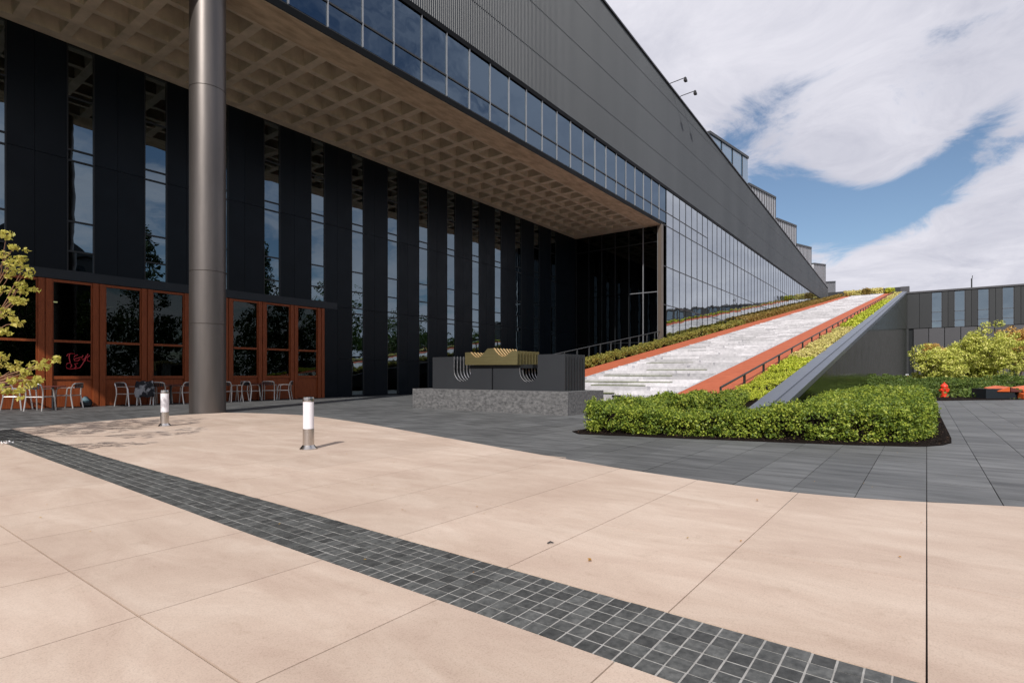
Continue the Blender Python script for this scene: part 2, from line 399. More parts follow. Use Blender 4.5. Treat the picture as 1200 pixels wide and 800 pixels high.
def leaves(P, size, nrm=None, spread=1.0, aspect=.55, seed=0):
    "leaf-shaped faces at points P (n,3)"
    r = np.random.default_rng(seed); n = len(P)
    if nrm is None: nrm = np.zeros((n, 3))
    nn = nrm+r.normal(size=(n, 3))*spread; nn /= np.linalg.norm(nn, axis=1)[:, None]+1e-9
    tt = r.normal(size=(n, 3)); tt -= (tt*nn).sum(1)[:, None]*nn; tt /= np.linalg.norm(tt, axis=1)[:, None]+1e-9
    bb = np.cross(nn, tt)
    sz = (size*r.uniform(.5, 1.5, n))[:, None]
    v = np.empty((n, 4, 3))
    v[:, 0] = P-tt*sz*.5; v[:, 1] = P+bb*sz*aspect*.5+nn*sz*.12; v[:, 2] = P+tt*sz*.5; v[:, 3] = P-bb*sz*aspect*.5+nn*sz*.12
    return v.reshape(-1, 3)
def leafobj(name, V, mat, parent=None, off=(0, 0, 0)):
    V = V-np.array(off); n = len(V)//4
    me = bpy.data.meshes.new(name); me.vertices.add(4*n); me.vertices.foreach_set('co', V.astype(np.float32).ravel())
    me.loops.add(4*n); me.loops.foreach_set('vertex_index', np.arange(4*n, dtype=np.int32))
    me.polygons.add(n); me.polygons.foreach_set('loop_start', np.arange(0, 4*n, 4, dtype=np.int32))
    me.update(calc_edges=True); me.validate(); me.materials.append(MT[mat])
    o = link(name, me, parent); ROOT[o.name] = Vector(off); return o
def clumps(C, rad, per, size, seed=0, flat=.8, outward=1.2):
    r = np.random.default_rng(seed); C = np.asarray(C, float); n = len(C)
    d = r.normal(size=(n*per, 3)); d /= np.linalg.norm(d, axis=1)[:, None]
    rr = (rad*r.uniform(.7, 1.25, n)) if np.isscalar(rad) else np.asarray(rad)
    P = np.repeat(C, per, 0)+d*np.repeat(rr, per)[:, None]*(r.uniform(.25, 1, n*per)**.5)[:, None]*np.array([1, 1, flat])
    return leaves(P, size, d*outward+np.array([0, 0, .25]), .8, .6, seed+1)
def inpoly(x, y, poly):
    x = np.asarray(x); y = np.asarray(y); ins = np.zeros(x.shape, bool); k = len(poly)
    for i in range(k):
        x0, y0 = poly[i]; x1, y1 = poly[(i+1) % k]
        c = ((y0 > y) != (y1 > y)) & (x < (x1-x0)*(y-y0)/((y1-y0)+1e-12)+x0); ins ^= c
    return ins
def edgedist(x, y, poly):
    best = np.full(np.shape(x), 1e9)
    for i in range(len(poly)):
        a = np.array(poly[i]); b = np.array(poly[(i+1) % len(poly)]); ab = b-a
        t_ = np.clip(((x-a[0])*ab[0]+(y-a[1])*ab[1])/(ab@ab), 0, 1)
        best = np.minimum(best, np.hypot(x-a[0]-t_*ab[0], y-a[1]-t_*ab[1]))
    return best
def camdist(x, y): return math.hypot(x, y)
def inview(x, y, m=1.0):
    d = x*CT+y*ST; r_ = x*ST-y*CT
    return d > .5 and abs(r_) < .923*d+m

# ================================================================ GROUND
gmb = MB(); gmb.box(-900, 1500, -1200, 1200, -.5, -.10)
tag(part(gmb, 'ground', 'far_ground'), kind='structure')
lb = MB(); lb.box(-80, 145, -90, -12.5, -.09, -.03)
tag(part(lb, 'lawn', 'lawn'), kind='structure')
bs = MB(); bs.box(-30, 60, -12.5, 23.4, -.09, -.012)
plaza = tag(part(bs, 'pavement', 'joint_base'), kind='structure')
# boundary tables (y -> x), read off the photograph
AMAX = smooth_tab([(-14, 9.2), (-10, 8.6), (-5, 7.5), (-2, 6.65), (-.66, 6.25), (.06, 5.93), (.52, 5.77), (1.02, 5.69), (1.62, 5.74), (2.87, 5.95), (4.87, 6.51), (7.97, 7.42), (10.2, 8.05), (12.32, 8.5), (13.59, 8.66), (14.54, 8.5), (15.4, 8.3), (16.0, 8.05), (16.3, 7.8)], -14, 16.3, 120, .35)
AMIN = [(14.45, 2.7), (14.95, 2.85), (15.51, 4.34), (15.86, 5.31), (16.2, 6.2), (16.32, 6.9)]
UP = smooth_tab([(-14, 2.0), (-3, 2.36), (0, 2.45), (.22, 2.46), (.95, 2.49), (1.87, 2.5), (3, 2.54), (4.83, 2.6), (6.6, 2.63), (8.7, 2.69), (11, 2.8), (15, 2.95)], -14, 15, 120, .8)
LO = smooth_tab([(-14, 1.45), (-3, 1.82), (0, 1.91), (.94, 1.94), (2, 1.95), (3.6, 1.97), (5.2, 2.03), (7, 2.09), (9, 2.15), (11, 2.22), (15, 2.36)], -14, 15, 120, .8)
def amax(b): return interp(AMAX, b)
def amin(b): return interp(AMIN, b) if b > 14.45 else -99
def up(b): return interp(UP, b)
def lo(b): return interp(LO, b)
# pink concrete slabs
BL = [-14.3+.955*i for i in range(0, 40)]
sh = min(BL, key=lambda v: abs(v)); BL = [v-sh for v in BL]
J = .0034
cnt = 0
def slab(b0, b1, fa, fb):
    global cnt
    n = 8; bb = [b0+(b1-b0)*i/n for i in range(n+1)]
    L1 = [(fa(b), b) for b in bb]; L2 = [(fb(b), b) for b in bb]
    if max(q[0]-p_[0] for p_, q in zip(L1, L2)) < .05: return
    pts = [(p_[0]+J, b) for p_, b in zip(L1, bb)]; pts2 = [(max(q[0]-J, p_[0]+.004), b) for q, p_, b in zip(L2, pts, bb)]
    if abs(L1[0][0]-1.0) < 1e-6: pts = [(x+.004, b) for x, b in pts]
    poly = [(x, min(max(y, b0+J), b1-J)) for x, y in pts]+[(x, min(max(y, b0+J), b1-J)) for x, y in reversed(pts2)]
    poly = poly[::-1]
    part(MB().prism(poly, -.05, .006), 'slab', 'pink_concrete', plaza); cnt += 1
for b0, b1 in zip(BL, BL[1:]):
    if b0 > 16.3 or b1 < -9: continue
    b1 = min(b1, 16.32)
    for x0, x1 in ((-6.95, -4.3), (-4.3, -1.65), (-1.65, 1.0), (1.0, 99)):
        if b0 > 14: continue
        slab(b0, b1, lambda b: x0, lambda b: min(x1, lo(b)))
    for x0, x1 in ((0, 3.65), (3.65, 6.3), (6.3, 12)):
        slab(b0, b1, lambda b: max(x0, up(b) if b < 15 else 0, amin(b)), lambda b: max(min(x1, amax(b)), max(x0, up(b) if b < 15 else 0, amin(b))))
# setts in the curved band
mb = MB(); k = 140
pl = [(lo(-8+23*i/k)-.0, -8+23*i/k) for i in range(k+1)]; pr = [(up(-8+23*i/k), -8+23*i/k) for i in range(k+1)]
mb.prism((pl+pr[::-1])[::-1], -.05, .0015)
part(mb, 'mortar_bed', 'mortar', plaza)
setts = []
pb = .087
for i in range(-50, 172):
    b = i*pb+.012
    if b > 14.8: break
    for r_ in range(6):
        l0, u0 = lo(b), up(b); w = (u0-l0)/6
        l1, u1 = lo(b+pb), up(b+pb); w1 = (u1-l1)/6
        g0 = .0034+random.uniform(0, .0018); g1 = .0034+random.uniform(0, .0018)
        q = [(l0+w*r_+g0, b+g1), (l0+w*(r_+1)-g0, b+g1), (l1+w1*(r_+1)-g0, b+pb-g1), (l1+w1*r_+g0, b+pb-g1)]
        c_ = (l0+w*(r_+.5), b+pb/2)
        setts.append((camdist(*c_)+(0 if inview(c_[0], c_[1], .1) else 1000), q, c_))
setts.sort(key=lambda s: s[0])
far = MB()
for i, (d_, q, c_) in enumerate(setts):
    z = .0035+random.uniform(-.0012, .0015)
    if i < 300:
        m_ = MB().prism(q, -.02, z); o = link('sett', m_.mesh('sett', 'sett_stone', False, (c_[0], c_[1], 0)), plaza, (c_[0], c_[1], 0))
    else: far.prism(q, -.02, z)
tag(part(far, 'sett_field', 'sett_stone_far', plaza), kind='stuff')
# hedge beds (no paving there)
BED = [(8.95, 5.15), (9.3, 3.9), (9.75, 2.2), (10.12, .95), (10.38, .35), (10.62, .0), (10.95, -.2), (11.4, -.32), (12.2, -.34), (20, -.28), (29.2, -.12), (31.5, -2.0), (33.5, -3.9), (33.5, -12.5), (60, -12.5), (60, 3.3), (60, 5.6), (13, 5.6), (9.3, 5.5)]
BED = BED[::-1] if sum((BED[i][0]*BED[(i+1) % len(BED)][1]-BED[(i+1) % len(BED)][0]*BED[i][1]) for i in range(len(BED))) < 0 else BED
tag(part(MB().prism(BED, -.05, .012), 'planting_bed', 'soil'), kind='structure')
leafmat('mulch_chip', ((.010, .006, .004), (.03, .018, .012), (.10, .055, .03)), .0, .9)
r = np.random.default_rng(55); n_ = 26000
x = r.uniform(8.9, 32, n_); y = r.uniform(-2, 5.6, n_); ok = inpoly(x, y, BED) & (edgedist(x, y, BED) < .75) & (edgedist(x, y, BED) > .015); x, y = x[ok], y[ok]
tag(leafobj('mulch', leaves(np.column_stack([x, y, .015+r.uniform(0, .02, len(x))]), .035, np.tile([0, 0, 1.2], (len(x), 1)), .6, .4, 56), 'mulch_chip'), 'dark bark mulch round the foot of the hedge', 'mulch', None, 'stuff')
# slate pavers, running bond, long side along y
pav = []
PW, PL = .519, 1.04
for i in range(-40, 110):
    b0 = i*PW
    if b0 > 23.3 or b0 < -12.4: continue
    for j in range(-25, 60):
        a0 = j*PL+(.52 if i % 2 else 0)+.32
        a1 = a0+PL; b1 = min(b0+PW, 23.38); cx, cy = (a0+a1)/2, (b0+b1)/2
        if cx > 59 or cx < -25: continue
        if cy < 16.2 and max(amax(b0), amax(b1), amax(cy)) > a1+.02 and (cy < 14.3 or min(amin(b0) , amin(b1)) < a0-.1) : continue
        if cx > 17.2 and 3.3 < cy < 16.1: continue
        if cx > 12.9 and a1 < 14.8 and b0 > 7.8 and b1 < 13.7: continue
        if inpoly(np.array([a0, a1, a1, a0]), np.array([b0, b0, b1, b1]), BED).all(): continue
        pav.append((camdist(cx, cy)+(0 if inview(cx, cy, .4) else 1000), a0, a1, b0, b1))
pav.sort()
far = MB()
for i, (d_, a0, a1, b0, b1) in enumerate(pav):
    z = random.uniform(-.0015, .0015); g_ = .0035
    if i < 300: piece('paver', 'slate_paver', a0+g_, a1-g_, b0+g_, b1-g_, -.04, z, plaza)
    else: far.box(a0+g_, a1-g_, b0+g_, b1-g_, -.04, z)
tag(part(far, 'paver_field', 'slate_paver_far', plaza), kind='stuff')

# ================================================================ RAMP WITH STAIR
SL = .1467; A0 = 17.0; AE = 146.0
def rz(a): return SL*(a-A0)
ramp_ = empty('stepped_ramp', (A0, 8, 0), 'long ramp of white stone steps between two orange paths beside the dark hall', 'stairway')
side = [(A0, -.04), (AE, -.04), (AE, rz(AE)-.5), (A0+2.2, rz(A0+2.2)-.42), (A0+2.2, -.04)]
body = MB(); body.extrude_xz([(A0+3.5, -.05), (AE, -.05), (AE, rz(AE)-.55), (A0+3.5, -.04)], 3.45, 15.9)
part(body, 'ramp_base', 'charcoal', ramp_)
def strip(b0, b1, top, thick, a0=A0, a1=AE):
    m_ = MB(); m_.extrude_xz([(a0, rz(a0)+top-thick), (a1, rz(a1)+top-thick), (a1, rz(a1)+top), (a0, rz(a0)+top)], b0, b1); return m_
part(strip(13.3, 14.9, 0, .6), 'orange_path', 'orange_path', ramp_)
part(strip(5.5, 7.3, 0, .6), 'orange_path', 'orange_path', ramp_)
part(strip(13.2, 13.3, .012, .6), 'kerb', 'kerb_stone', ramp_)
part(strip(7.3, 7.4, .012, .6), 'kerb', 'kerb_stone', ramp_)
part(strip(4.2, 5.5, -.06, .55), 'planting_soil', 'soil', ramp_)
part(strip(14.9, 15.9, -.05, .6), 'planting_soil', 'soil', ramp_)
part(strip(15.9, 16.25, .10, .8, A0+2, 40.2), 'kerb', 'charcoal_light', ramp_)
# coping over the side wall
part(MB().extrude_xz([(A0-.6, rz(A0-.6)+.02), (A0-.6, -.05), (A0, -.05), (AE+3, rz(AE+3)-.12), (AE+3, rz(AE+3)+.10), (A0-.6+.3, rz(A0-.3)+.10)], 3.72, 4.2), 'coping', 'coping_metal', ramp_)
part(MB().extrude_xz([(A0-.3, -.05), (A0+.6, -.05), (AE+3, rz(AE+3)-.35), (AE+3, rz(AE+3)+.04), (A0-.1, rz(A0)+.04)], 3.38, 3.715), 'coping_edge', 'coping_metal', ramp_)
# side wall panels (dark polished metal)
edges = [18.5, 30, 43, 59, 61.5, 76, 92, 110, 128, AE]
for a0, a1 in zip(edges, edges[1:]):
    zs = [(-.02, 11.0), (11.0, 40)] if a0 > 75 else [(-.02, 40)]
    for z0, z1 in zs:
        t0 = min(z1, rz(a0)-.16); t1 = min(z1, rz(a1)-.16)
        if t1 <= z0+.1: continue
        t0 = max(t0, z0+.01); g_ = .02
        poly = [(a0+g_, z0+g_), (a1-g_, z0+g_), (a1-g_, t1-g_)]
        if z1 < 20 and rz(a0)-.16 < z1 < rz(a1)-.16: poly.append((A0+(z1+.16)/SL, z1-g_))
        poly.append((a0+g_, t0-g_))
        part(MB().extrude_xz(poly, 3.40, 3.46), 'wall_panel', 'green_black', ramp_)
part(MB().extrude_xz([(17.6, -.03), (AE, -.03), (AE, rz(AE)-.2), (17.6, rz(17.6)-.1)], 3.47, 3.7), 'wall_backing', 'dark_frame', ramp_)
# stone rows of the stair: rows of blocks between y=7.4 and 13.2
TR = .925; RI = TR*SL
nblk = 0; farst = MB(); moss = MB()
row = 0; a = 19.1
while a < AE-.5:
    n_prev = 0
    z = rz(a)+RI*.35 if row else rz(a)+.02
    b = 7.4
    mos = (row % 2 == 0 and row < 26)
    while b < 13.2-1e-6:
        ln = random.choice((.7, 1.1, 1.5, 2.1, 2.8)); e = b+ln
        if 13.2-e < .5: e = 13.2
        off = random.choice((0, 0, 0, -.28, .2)) if row else 0
        zz = z+random.uniform(-.004, .004)
        mt = 'stair_stone_grey' if random.random() < .16 else 'stair_stone'
        depth = TR+.32
        zb = -.05 if row == 0 else zz-RI-.22
        if nblk < 290:
            piece('stair_block', mt, a+off, a+depth+.2, b+.004, e-.004, zb, zz, ramp_); nblk += 1
        else: farst.box(a+off, a+depth+.2, b+.004, e-.004, zb, zz)
        b = e
    row += 1; a += TR
tag(part(farst, 'stair_block_field', 'stair_stone_far', ramp_), kind='stuff')
# moss seams along some risers and one dark vent slot
for r_, (b0, b1) in ((1, (9.9, 12.2)), (3, (9.4, 11.8)), (4, (8.6, 12.9)), (6, (9.2, 12.6)), (8, (8.3, 11.2)), (11, (9.8, 12.4))):
    aa = 19.1+r_*TR
    piece('moss_seam', 'green_cover', aa-.33, aa+.02, b0, b1, rz(aa)-RI*.62, rz(aa)-RI*.62+.035, ramp_)
x_, z_ = 19.1, .29
piece('vent_slot', 'black_plastic', 19.085, 19.2, 9.1, 9.55, .26, .33, ramp_)
# end parapet at the top
tp = rz(AE)
par = MB(); par.box(AE-1.5, AE-1.0, 4.5, 40, tp-3, tp+.9)
part(par, 'parapet', 'charcoal', ramp_)
part(MB().box(AE+2, AE+3.4, 3.0, 4.6, tp-3, tp+1.4), 'parapet_block', 'charcoal_light', ramp_)

# low handrail on the right edge of the right orange path
hr = empty('handrail', (19, 5.5, rz(19)), 'low black handrail running up the right edge of the orange path', 'handrail')
part(MB().tube([(18.9, 5.48, rz(18.9)+.05), (18.9, 5.48, rz(18.9)+.40), (AE-1, 5.48, rz(AE-1)+.42)], .038, 8), 'rail', 'rail_black', hr)
aa = 21.9
while aa < AE-2:
    part(MB().box(aa-.035, aa+.035, 5.44, 5.52, rz(aa)-.1, rz(aa)+.40), 'post', 'rail_black', hr); aa += 3.05
# railing of the left edge under the building corner
h2 = empty('railing', (22, 16.1, 0), 'dark grey metal railing climbing beside the box hedge under the building corner', 'railing')
part(MB().tube([(22, 16.1, rz(22)+.98), (40.1, 16.1, rz(40.1)+.98)], .030, 8), 'rail', 'charcoal', h2)
part(MB().tube([(22, 16.1, rz(22)+.28), (40.1, 16.1, rz(40.1)+.28)], .015, 6), 'rail', 'charcoal', h2)
aa = 22.1
while aa < 40.2:
    part(MB().box(aa-.03, aa+.03, 16.07, 16.13, rz(aa)-.1, rz(aa)+.97), 'post', 'charcoal', h2); aa += 1.42

# ================================================================ MUSEUM BUILDING
B1, B2 = 16.05, 23.5      # upper front plane, recessed lower plane
ZS = 12.4                 # soffit
AR = 40.25                # return wall
ZG0, ZGM, ZG1 = 12.62, 13.57, 15.35
def zroof(a): return 24.2-.0577*(a-30.7)
mus = empty('museum_building', (20, B2, 0), 'large dark museum hall with a ribbed grey upper storey on a coffered concrete overhang', 'building')
PITCH = 1.434; AM0 = 11.17-PITCH*12
mull = [AM0+PITCH*i for i in range(0, 93)]
mull = [a for a in mull if a < 126.5]
# upper band panes
for a0, a1 in zip(mull, mull[1:]):
    mid = (a0+a1)/2
    if a1 < 7: continue
    if mid < AR+.7: rows_ = [(ZG0+.1, ZGM), (ZGM, ZG1)]
    else:
        low = rz(a0)-.3
        rows_ = [(-.2, 3.4), (3.4, 6.45), (6.45, 9.4), (9.4, 12.55), (12.55, ZGM if mid < 51 else ZG1)] + ([(ZGM, ZG1)] if mid < 51 else [])
        rows_ = [(max(z0, low), z1) for z0, z1 in rows_ if z1 > low+.15]
    for z0, z1 in rows_:
        o = piece('glass_pane', 'tower_glass' if mid < AR+.7 else 'curtain_glass', a0+.03, a1-.03, B1+(.02 if mid < AR+.7 else .004), B1+.05, z0+.025, z1-.025, mus)
        o.rotation_euler = (random.uniform(-.003, .003), 0, random.uniform(-.004, .004))
for a0 in mull:
    if a0 < 6: continue
    zb = ZG0+.1 if a0 < AR+.5 else max(rz(a0)-.3, -.1)
    near = a0 < AR+.5
    piece('mullion', 'mullion_grey' if near else 'gap_black', a0-(.016 if near else .028), a0+(.016 if near else .028), B1-(.04 if near else .015), B1+.04, zb, ZG1+.01, mus)
for z_ in (ZG0+.05, ZGM):
    piece('transom', 'charcoal', AM0, 51 if z_ == ZGM else AR+.4, B1-.02, B1+.06, z_-.03, z_+.03, mus)
for z_ in (12.55, 9.4, 6.45, 3.4):
    e = min(126, A0+z_/SL+1)
    piece('transom', 'charcoal', AR+.4, e, B1-.02, B1+.06, z_-.03, z_+.03, mus)
# black shadow gaps below and above the glass band
piece('fascia', 'gap_black', AM0, AR+.3, B1-.03, B1+.25, ZS+.02, ZG0+.05, mus)
piece('fascia', 'gap_black', AM0, 122.0, B1-.05, B1+.25, ZG1, ZG1+.22, mus)
# ribbed cladding: real vertical corrugation
cl = MB(); pit = .12; a = -6.0; prof = []
while a < 128:
    prof += [(a, B1-.018), (a+pit*.45, B1-.018), (a+pit*.62, B1+.01), (a+pit*.83, B1+.01)]; a += pit
def zlow(a):
    zb = ZG1+.22
    return max(zb, rz(a)-.4) if a > 118 else zb
n = len(prof)
cl.v = [(x, y, zlow(x)) for x, y in prof]+[(x, y, zroof(x)) for x, y in prof]
cl.f = [(i, i+1, n+i+1, n+i) for i in range(n-1)]
cladding = part(cl, 'ribbed_cladding', 'cladding', mus)
for z_ in (17.6, 20.0, 22.4):
    piece('cladding_seam', 'charcoal', -5.9, min(127, 30.7+(24.2-z_)/.0577-.5), B1-.022, B1+.02, z_-.005, z_+.005, mus)
part(MB().extrude_xz([(-6, zroof(-6)-.02), (128.2, zroof(128.2)-.02), (128.2, zroof(128.2)+.10), (-6, zroof(-6)+.10)], B1-.10, B1+.6), 'roof_coping', 'dark_frame', mus)
# core volume behind the cladding and roof deck
part(MB().extrude_xz([(-6, ZG1+.1), (128, ZG1+.1), (128, zroof(128)-.05), (-6, zroof(-6)-.05)], B1+.28, 60), 'upper_volume', 'interior_dark', mus)
piece('upper_floor', 'interior_dark', -6, 126, B1+.26, 17.2, 12.60, 12.66, mus)
piece('upper_floor_step', 'interior_dark', -6, AR, 17.2, 17.3, 12.66, 13.2, mus)
piece('upper_floor', 'interior_dark', -6, 126, 17.3, 30, 13.1, 13.2, mus)
piece('upper_room_wall', 'interior_wall', -6, 126, B1+5.6, B1+5.8, 13.2, ZG1+.1, mus)
# lamps seen inside the band
for x, y in ((511, 58), (525, 68), (604, 125), (655, 163), (396, 22), (700, 180)):
    bb = B1+1.6; a_, z_ = onb(x, y, bb)
    piece('ceiling_lamp', 'lamp_glow', a_-.06, a_+.06, bb-.06, bb+.06, z_-.04, z_+.04, mus)
# --- coffered slab
sofa = MB(); c0, c1 = .0, 0
CW, CL = 1.172, 1.194
X0c = 4.70-CL*10
rb0, rb1 = .13, .15      # half rib widths
flB = 16.98
mcf = MB()
def cofmesh():
    m_ = MB(); hx, hy = CL/2, CW/2; ix, iy = hx-.15, hy-.11; tx, ty = ix-.06, iy-.06; z = 0; D = .64
    ring = lambda x, y, z: [(-x, -y, z), (x, -y, z), (x, y, z), (-x, y, z)]
    m_.v = ring(hx, hy, 0)+ring(ix, iy, 0)+ring(tx, ty, D)+ring(hx, hy, D+.05)
    for i in range(4):
        j = (i+1) % 4
        m_.f += [(i, j, 4+j, 4+i), (4+i, 4+j, 8+j, 8+i), (i, 12+i, 12+j, j)]
    m_.f += [(8, 9, 10, 11), (12, 15, 14, 13)]
    return m_.mesh('coffer', 'concrete_soffit')
cme = cofmesh()
ncf = 0
for i in range(0, 60):
    cx = X0c+CL*(i+.5)
    if cx-CL/2 < -6 or cx+CL/2 > AR-.1: continue
    for j in range(5):
        cy = 17.25+CW*(j+.5)
        if ncf < 300 and True:
            o = link('coffer', cme, mus, Vector((cx, cy, ZS))-wloc(mus)); ncf += 1
    lastx = cx+CL/2
    firstx = min(locals().get('firstx', 99), cx-CL/2)
yb = 17.25+CW*5
piece('concrete_edge_beam', 'concrete_edge', -6, AR, B1, 17.25, ZS, ZS+.19, mus)
piece('concrete_border', 'concrete_soffit', -6, AR, yb, B2-.06, ZS, ZS+.66, mus)
piece('concrete_border', 'concrete_soffit', lastx, AR, 17.25, yb, ZS, ZS+.66, mus)
piece('concrete_border', 'concrete_soffit', -6, firstx, 17.25, yb, ZS, ZS+.66, mus)
# --- recessed dark wall with window strips
wins = [(3.72+2.333*i-2.333*3, 4.50+2.333*i-2.333*3) for i in range(0, 18)]
ZJ = [0.0, 1.9, 4.46, 8.46, ZS]
ZT = [0.06, 1.85, 4.22, 4.5, 5.33, 6.35, 8.43, 8.8, 10.6, ZS]
CAF0, CAF1, CAFZ = -4.4, 16.3, 4.62
prev = -6.0
for w0, w1 in wins:
    if w1 > AR-.4: break
    nj = [z for z in ZJ]
    p0, p1 = prev, w0
    for z0, z1 in zip(nj, nj[1:]):
        if p0 < CAF1-.5:
            if z1 <= CAFZ: continue
            z0 = max(z0, CAFZ)
        half = p0+(p1-p0)*.45
        g_ = .008
        for q0, q1 in ((p0, half), (half, p1)):
            piece('wall_panel', 'dark_panel', q0+g_, q1-g_*.2, B2-.05, B2, z0+g_, z1-g_, mus)
    # window: frame as part, panes as sub-parts
    zb = CAFZ+.02 if w0 < CAF1-.3 else .05
    fr = MB(); bfr = .035
    fr.box(w0, w0+bfr, B2-.065, B2+.06, zb, ZS-.01); fr.box(w1-bfr, w1, B2-.065, B2+.06, zb, ZS-.01)
    zt = [zb]+[z for z in ZT if z > zb+.3]
    for z in zt: fr.box(w0+bfr, w1-bfr, B2-.06, B2+.05, z-.028, z+.028) if z < ZS-.05 else fr.box(w0+bfr, w1-bfr, B2-.06, B2+.05, z-.06, z-.012)
    fo = part(fr, 'window', 'dark_frame', mus)
    for z0, z1 in zip(zt, zt[1:]):
        o = piece('pane', 'strip_glass', w0+bfr, w1-bfr, B2-.02, B2+.0, z0+.028, z1-(.028 if z1 < ZS-.05 else .06), fo)
        o.rotation_euler = (random.uniform(-.004, .004), 0, random.uniform(-.006, .006))
    prev = w1
for z0, z1 in zip(ZJ, ZJ[1:]): piece('wall_panel', 'dark_panel', prev+.008, AR-.05, B2-.05, B2, z0+.008, z1-.008, mus)
# inner rooms (dark) behind the recessed wall
piece('back_wall', 'interior_dark', -8, 60, 31, 31.2, 0, ZS, mus)
piece('inner_floor', 'interior_wall', -8, 60, B2+.1, 31, -.04, -.005, mus)
piece('inner_floor', 'interior_wall', -8, 40, B2+.35, 31, 4.66, 4.80, mus)
piece('inner_ceiling', 'interior_dark', -8, AR, B2+.1, 31, ZS-.15, ZS+.1, mus)
piece('end_wall', 'interior_dark', -8.2, -8, B2, 31.2, 0, ZS, mus)
for x, y in ((372, 214), (525, 243), (583, 262), (455, 238), (634, 292)):
    bb = B2+1.2; a_, z_ = onb(x, y, bb)
    piece('ceiling_lamp', 'lamp_amber', a_-.22, a_+.22, bb-.03, bb+.03, z_-.03, z_+.03, mus)
# pale uprights (blinds) just inside windows
for w0, w1 in wins:
    if 8 < w1 < 38: piece('inner_post', 'interior_wall', w0+.08, w0+.2, B2+.25, B2+.4, 0 if w0 > CAF1 else 4.8, ZS-.2, mus)
# --- return wall of dark glass under the overhang
ys = [B1+.25+(B2-.1-B1-.25)*i/6 for i in range(7)]
for y0, y1 in zip(ys, ys[1:]):
    for z0, z1 in ((0, 3.6), (3.6, 7.4), (7.4, 11.2), (11.2, ZS)):
        piece('glass_pane', 'return_glass', AR+.03, AR+.05, y0+.03, y1-.03, z0+.03, z1-.03, mus)
for i, y0 in enumerate(ys): piece('mullion', 'mullion_grey' if i in (0, 1) else 'dark_frame', AR-.04, AR+.08, y0-.03, y0+.03, 0, ZS, mus)
for z0 in (3.6, 7.4, 11.2): piece('transom', 'mullion_grey' if z0 == 7.4 else 'dark_frame', AR-.01, AR+.07, ys[0] , ys[2] if z0 == 7.4 else ys[-1], z0-.03, z0+.03, mus)
piece('corner_post', 'corner_bronze', AR-.1, AR+.32, B1-.06, B1+.22, -.1, ZG0-.15, mus)
piece('inner_column', 'interior_tan', AR+2.2, AR+2.8, 17.5, 18.1, 0, ZS, mus)
piece('inner_partition', 'interior_dark', AR+6, AR+6.2, B1+.4, 31, 0, ZG0, mus)
# --- horizontal beam and jamb over the cafe
piece('cafe_beam', 'beam_grey', -6, 16.75, B2-.22, B2-.06, 4.31, 4.63, mus)
piece('cafe_jamb', 'dark_panel', 16.05, 16.75, B2-.20, B2-.06, 0, 4.30, mus)
# --- saw-tooth roof boxes
cor = [(73.8, 28.3), (89.6, 27.3), (106, 26.6), (121.5, 25.7), (140.5, 25.4), (157, 23.9)]
for i, (ac, zc_) in enumerate(cor):
    a_s = ac-15.5; yb_ = 18.0
    bx = MB(); zbot = zroof(min(ac, 128))-3.5 if ac < 125 else 17
    poly = [(a_s, zbot), (ac, zbot), (ac, zc_), (a_s, zc_-15.5*.143)]
    rbx = part(MB().extrude_xz(poly, yb_+.06, yb_+14), 'roof_box', 'box_glass' if i == 0 else 'box_panel', mus)
    part(MB().extrude_xz([(a_s, zc_-15.5*.143), (ac+.08, zc_), (ac+.08, zc_+.28), (a_s, zc_-15.5*.143+.28)], yb_-.06, yb_+14.1), 'box_rim', 'charcoal', rbx)
    k = 11
    for q in range(k+1):
        xx = a_s+(ac-a_s)*q/k; zt_ = zc_-(ac-xx)*.143
        wdt = .05 if i else .03
        if i == 0 and q % 3: continue
        part(MB().box(xx-wdt, xx+wdt, yb_-.03, yb_+.058, zbot, zt_), 'box_rib', 'charcoal_light' if i else 'dark_frame', rbx)
# flood lamps on arms at the roof edge
for x, y, lab in ((785, 96, 'upper of the two small floodlights on arms at the dark roof edge'), (797, 111, 'lower of the two small floodlights on arms at the dark roof edge')):
    a_, z_ = onb(x, y+2, B1)
    fl = empty('floodlight', (a_, B1, z_), lab, 'floodlight', 'floodlights on the roof edge')
    part(MB().tube([(a_, B1+.1, z_-.3), (a_, B1-.05, z_), (a_+.1, B1-1.15, z_+.12)], .03, 6), 'arm', 'rail_black', fl)
    part(MB().box(a_-.05, a_+.25, B1-1.3, B1-1.1, z_-.18, z_-.02), 'lamp_head', 'rail_black', fl)
    part(MB().box(a_-.02, a_+.22, B1-1.26, B1-1.14, z_-.02, z_+.12), 'bracket', 'rail_black', fl)

# ================================================================ COLUMN
cx, cy = 7.60, 16.70
colr = empty('column', (cx, cy, 0), 'tall round brushed metal column carrying the concrete overhang in front of the cafe', 'column')
zs = [0, 2.55, 4.05, 9.3, ZS]
for i, (z0, z1) in enumerate(zip(zs, zs[1:])):
    part(MB().lathe([(.466, z0+.004), (.474, z0+.010), (.474, z1-.010), (.466, z1-.004)], (cx, cy, 0), 72), 'drum', 'column_metal', colr, True)
part(MB().lathe([(.462, 0), (.462, ZS+.01)], (cx, cy, 0), 48), 'core', 'corner_bronze', colr, True)

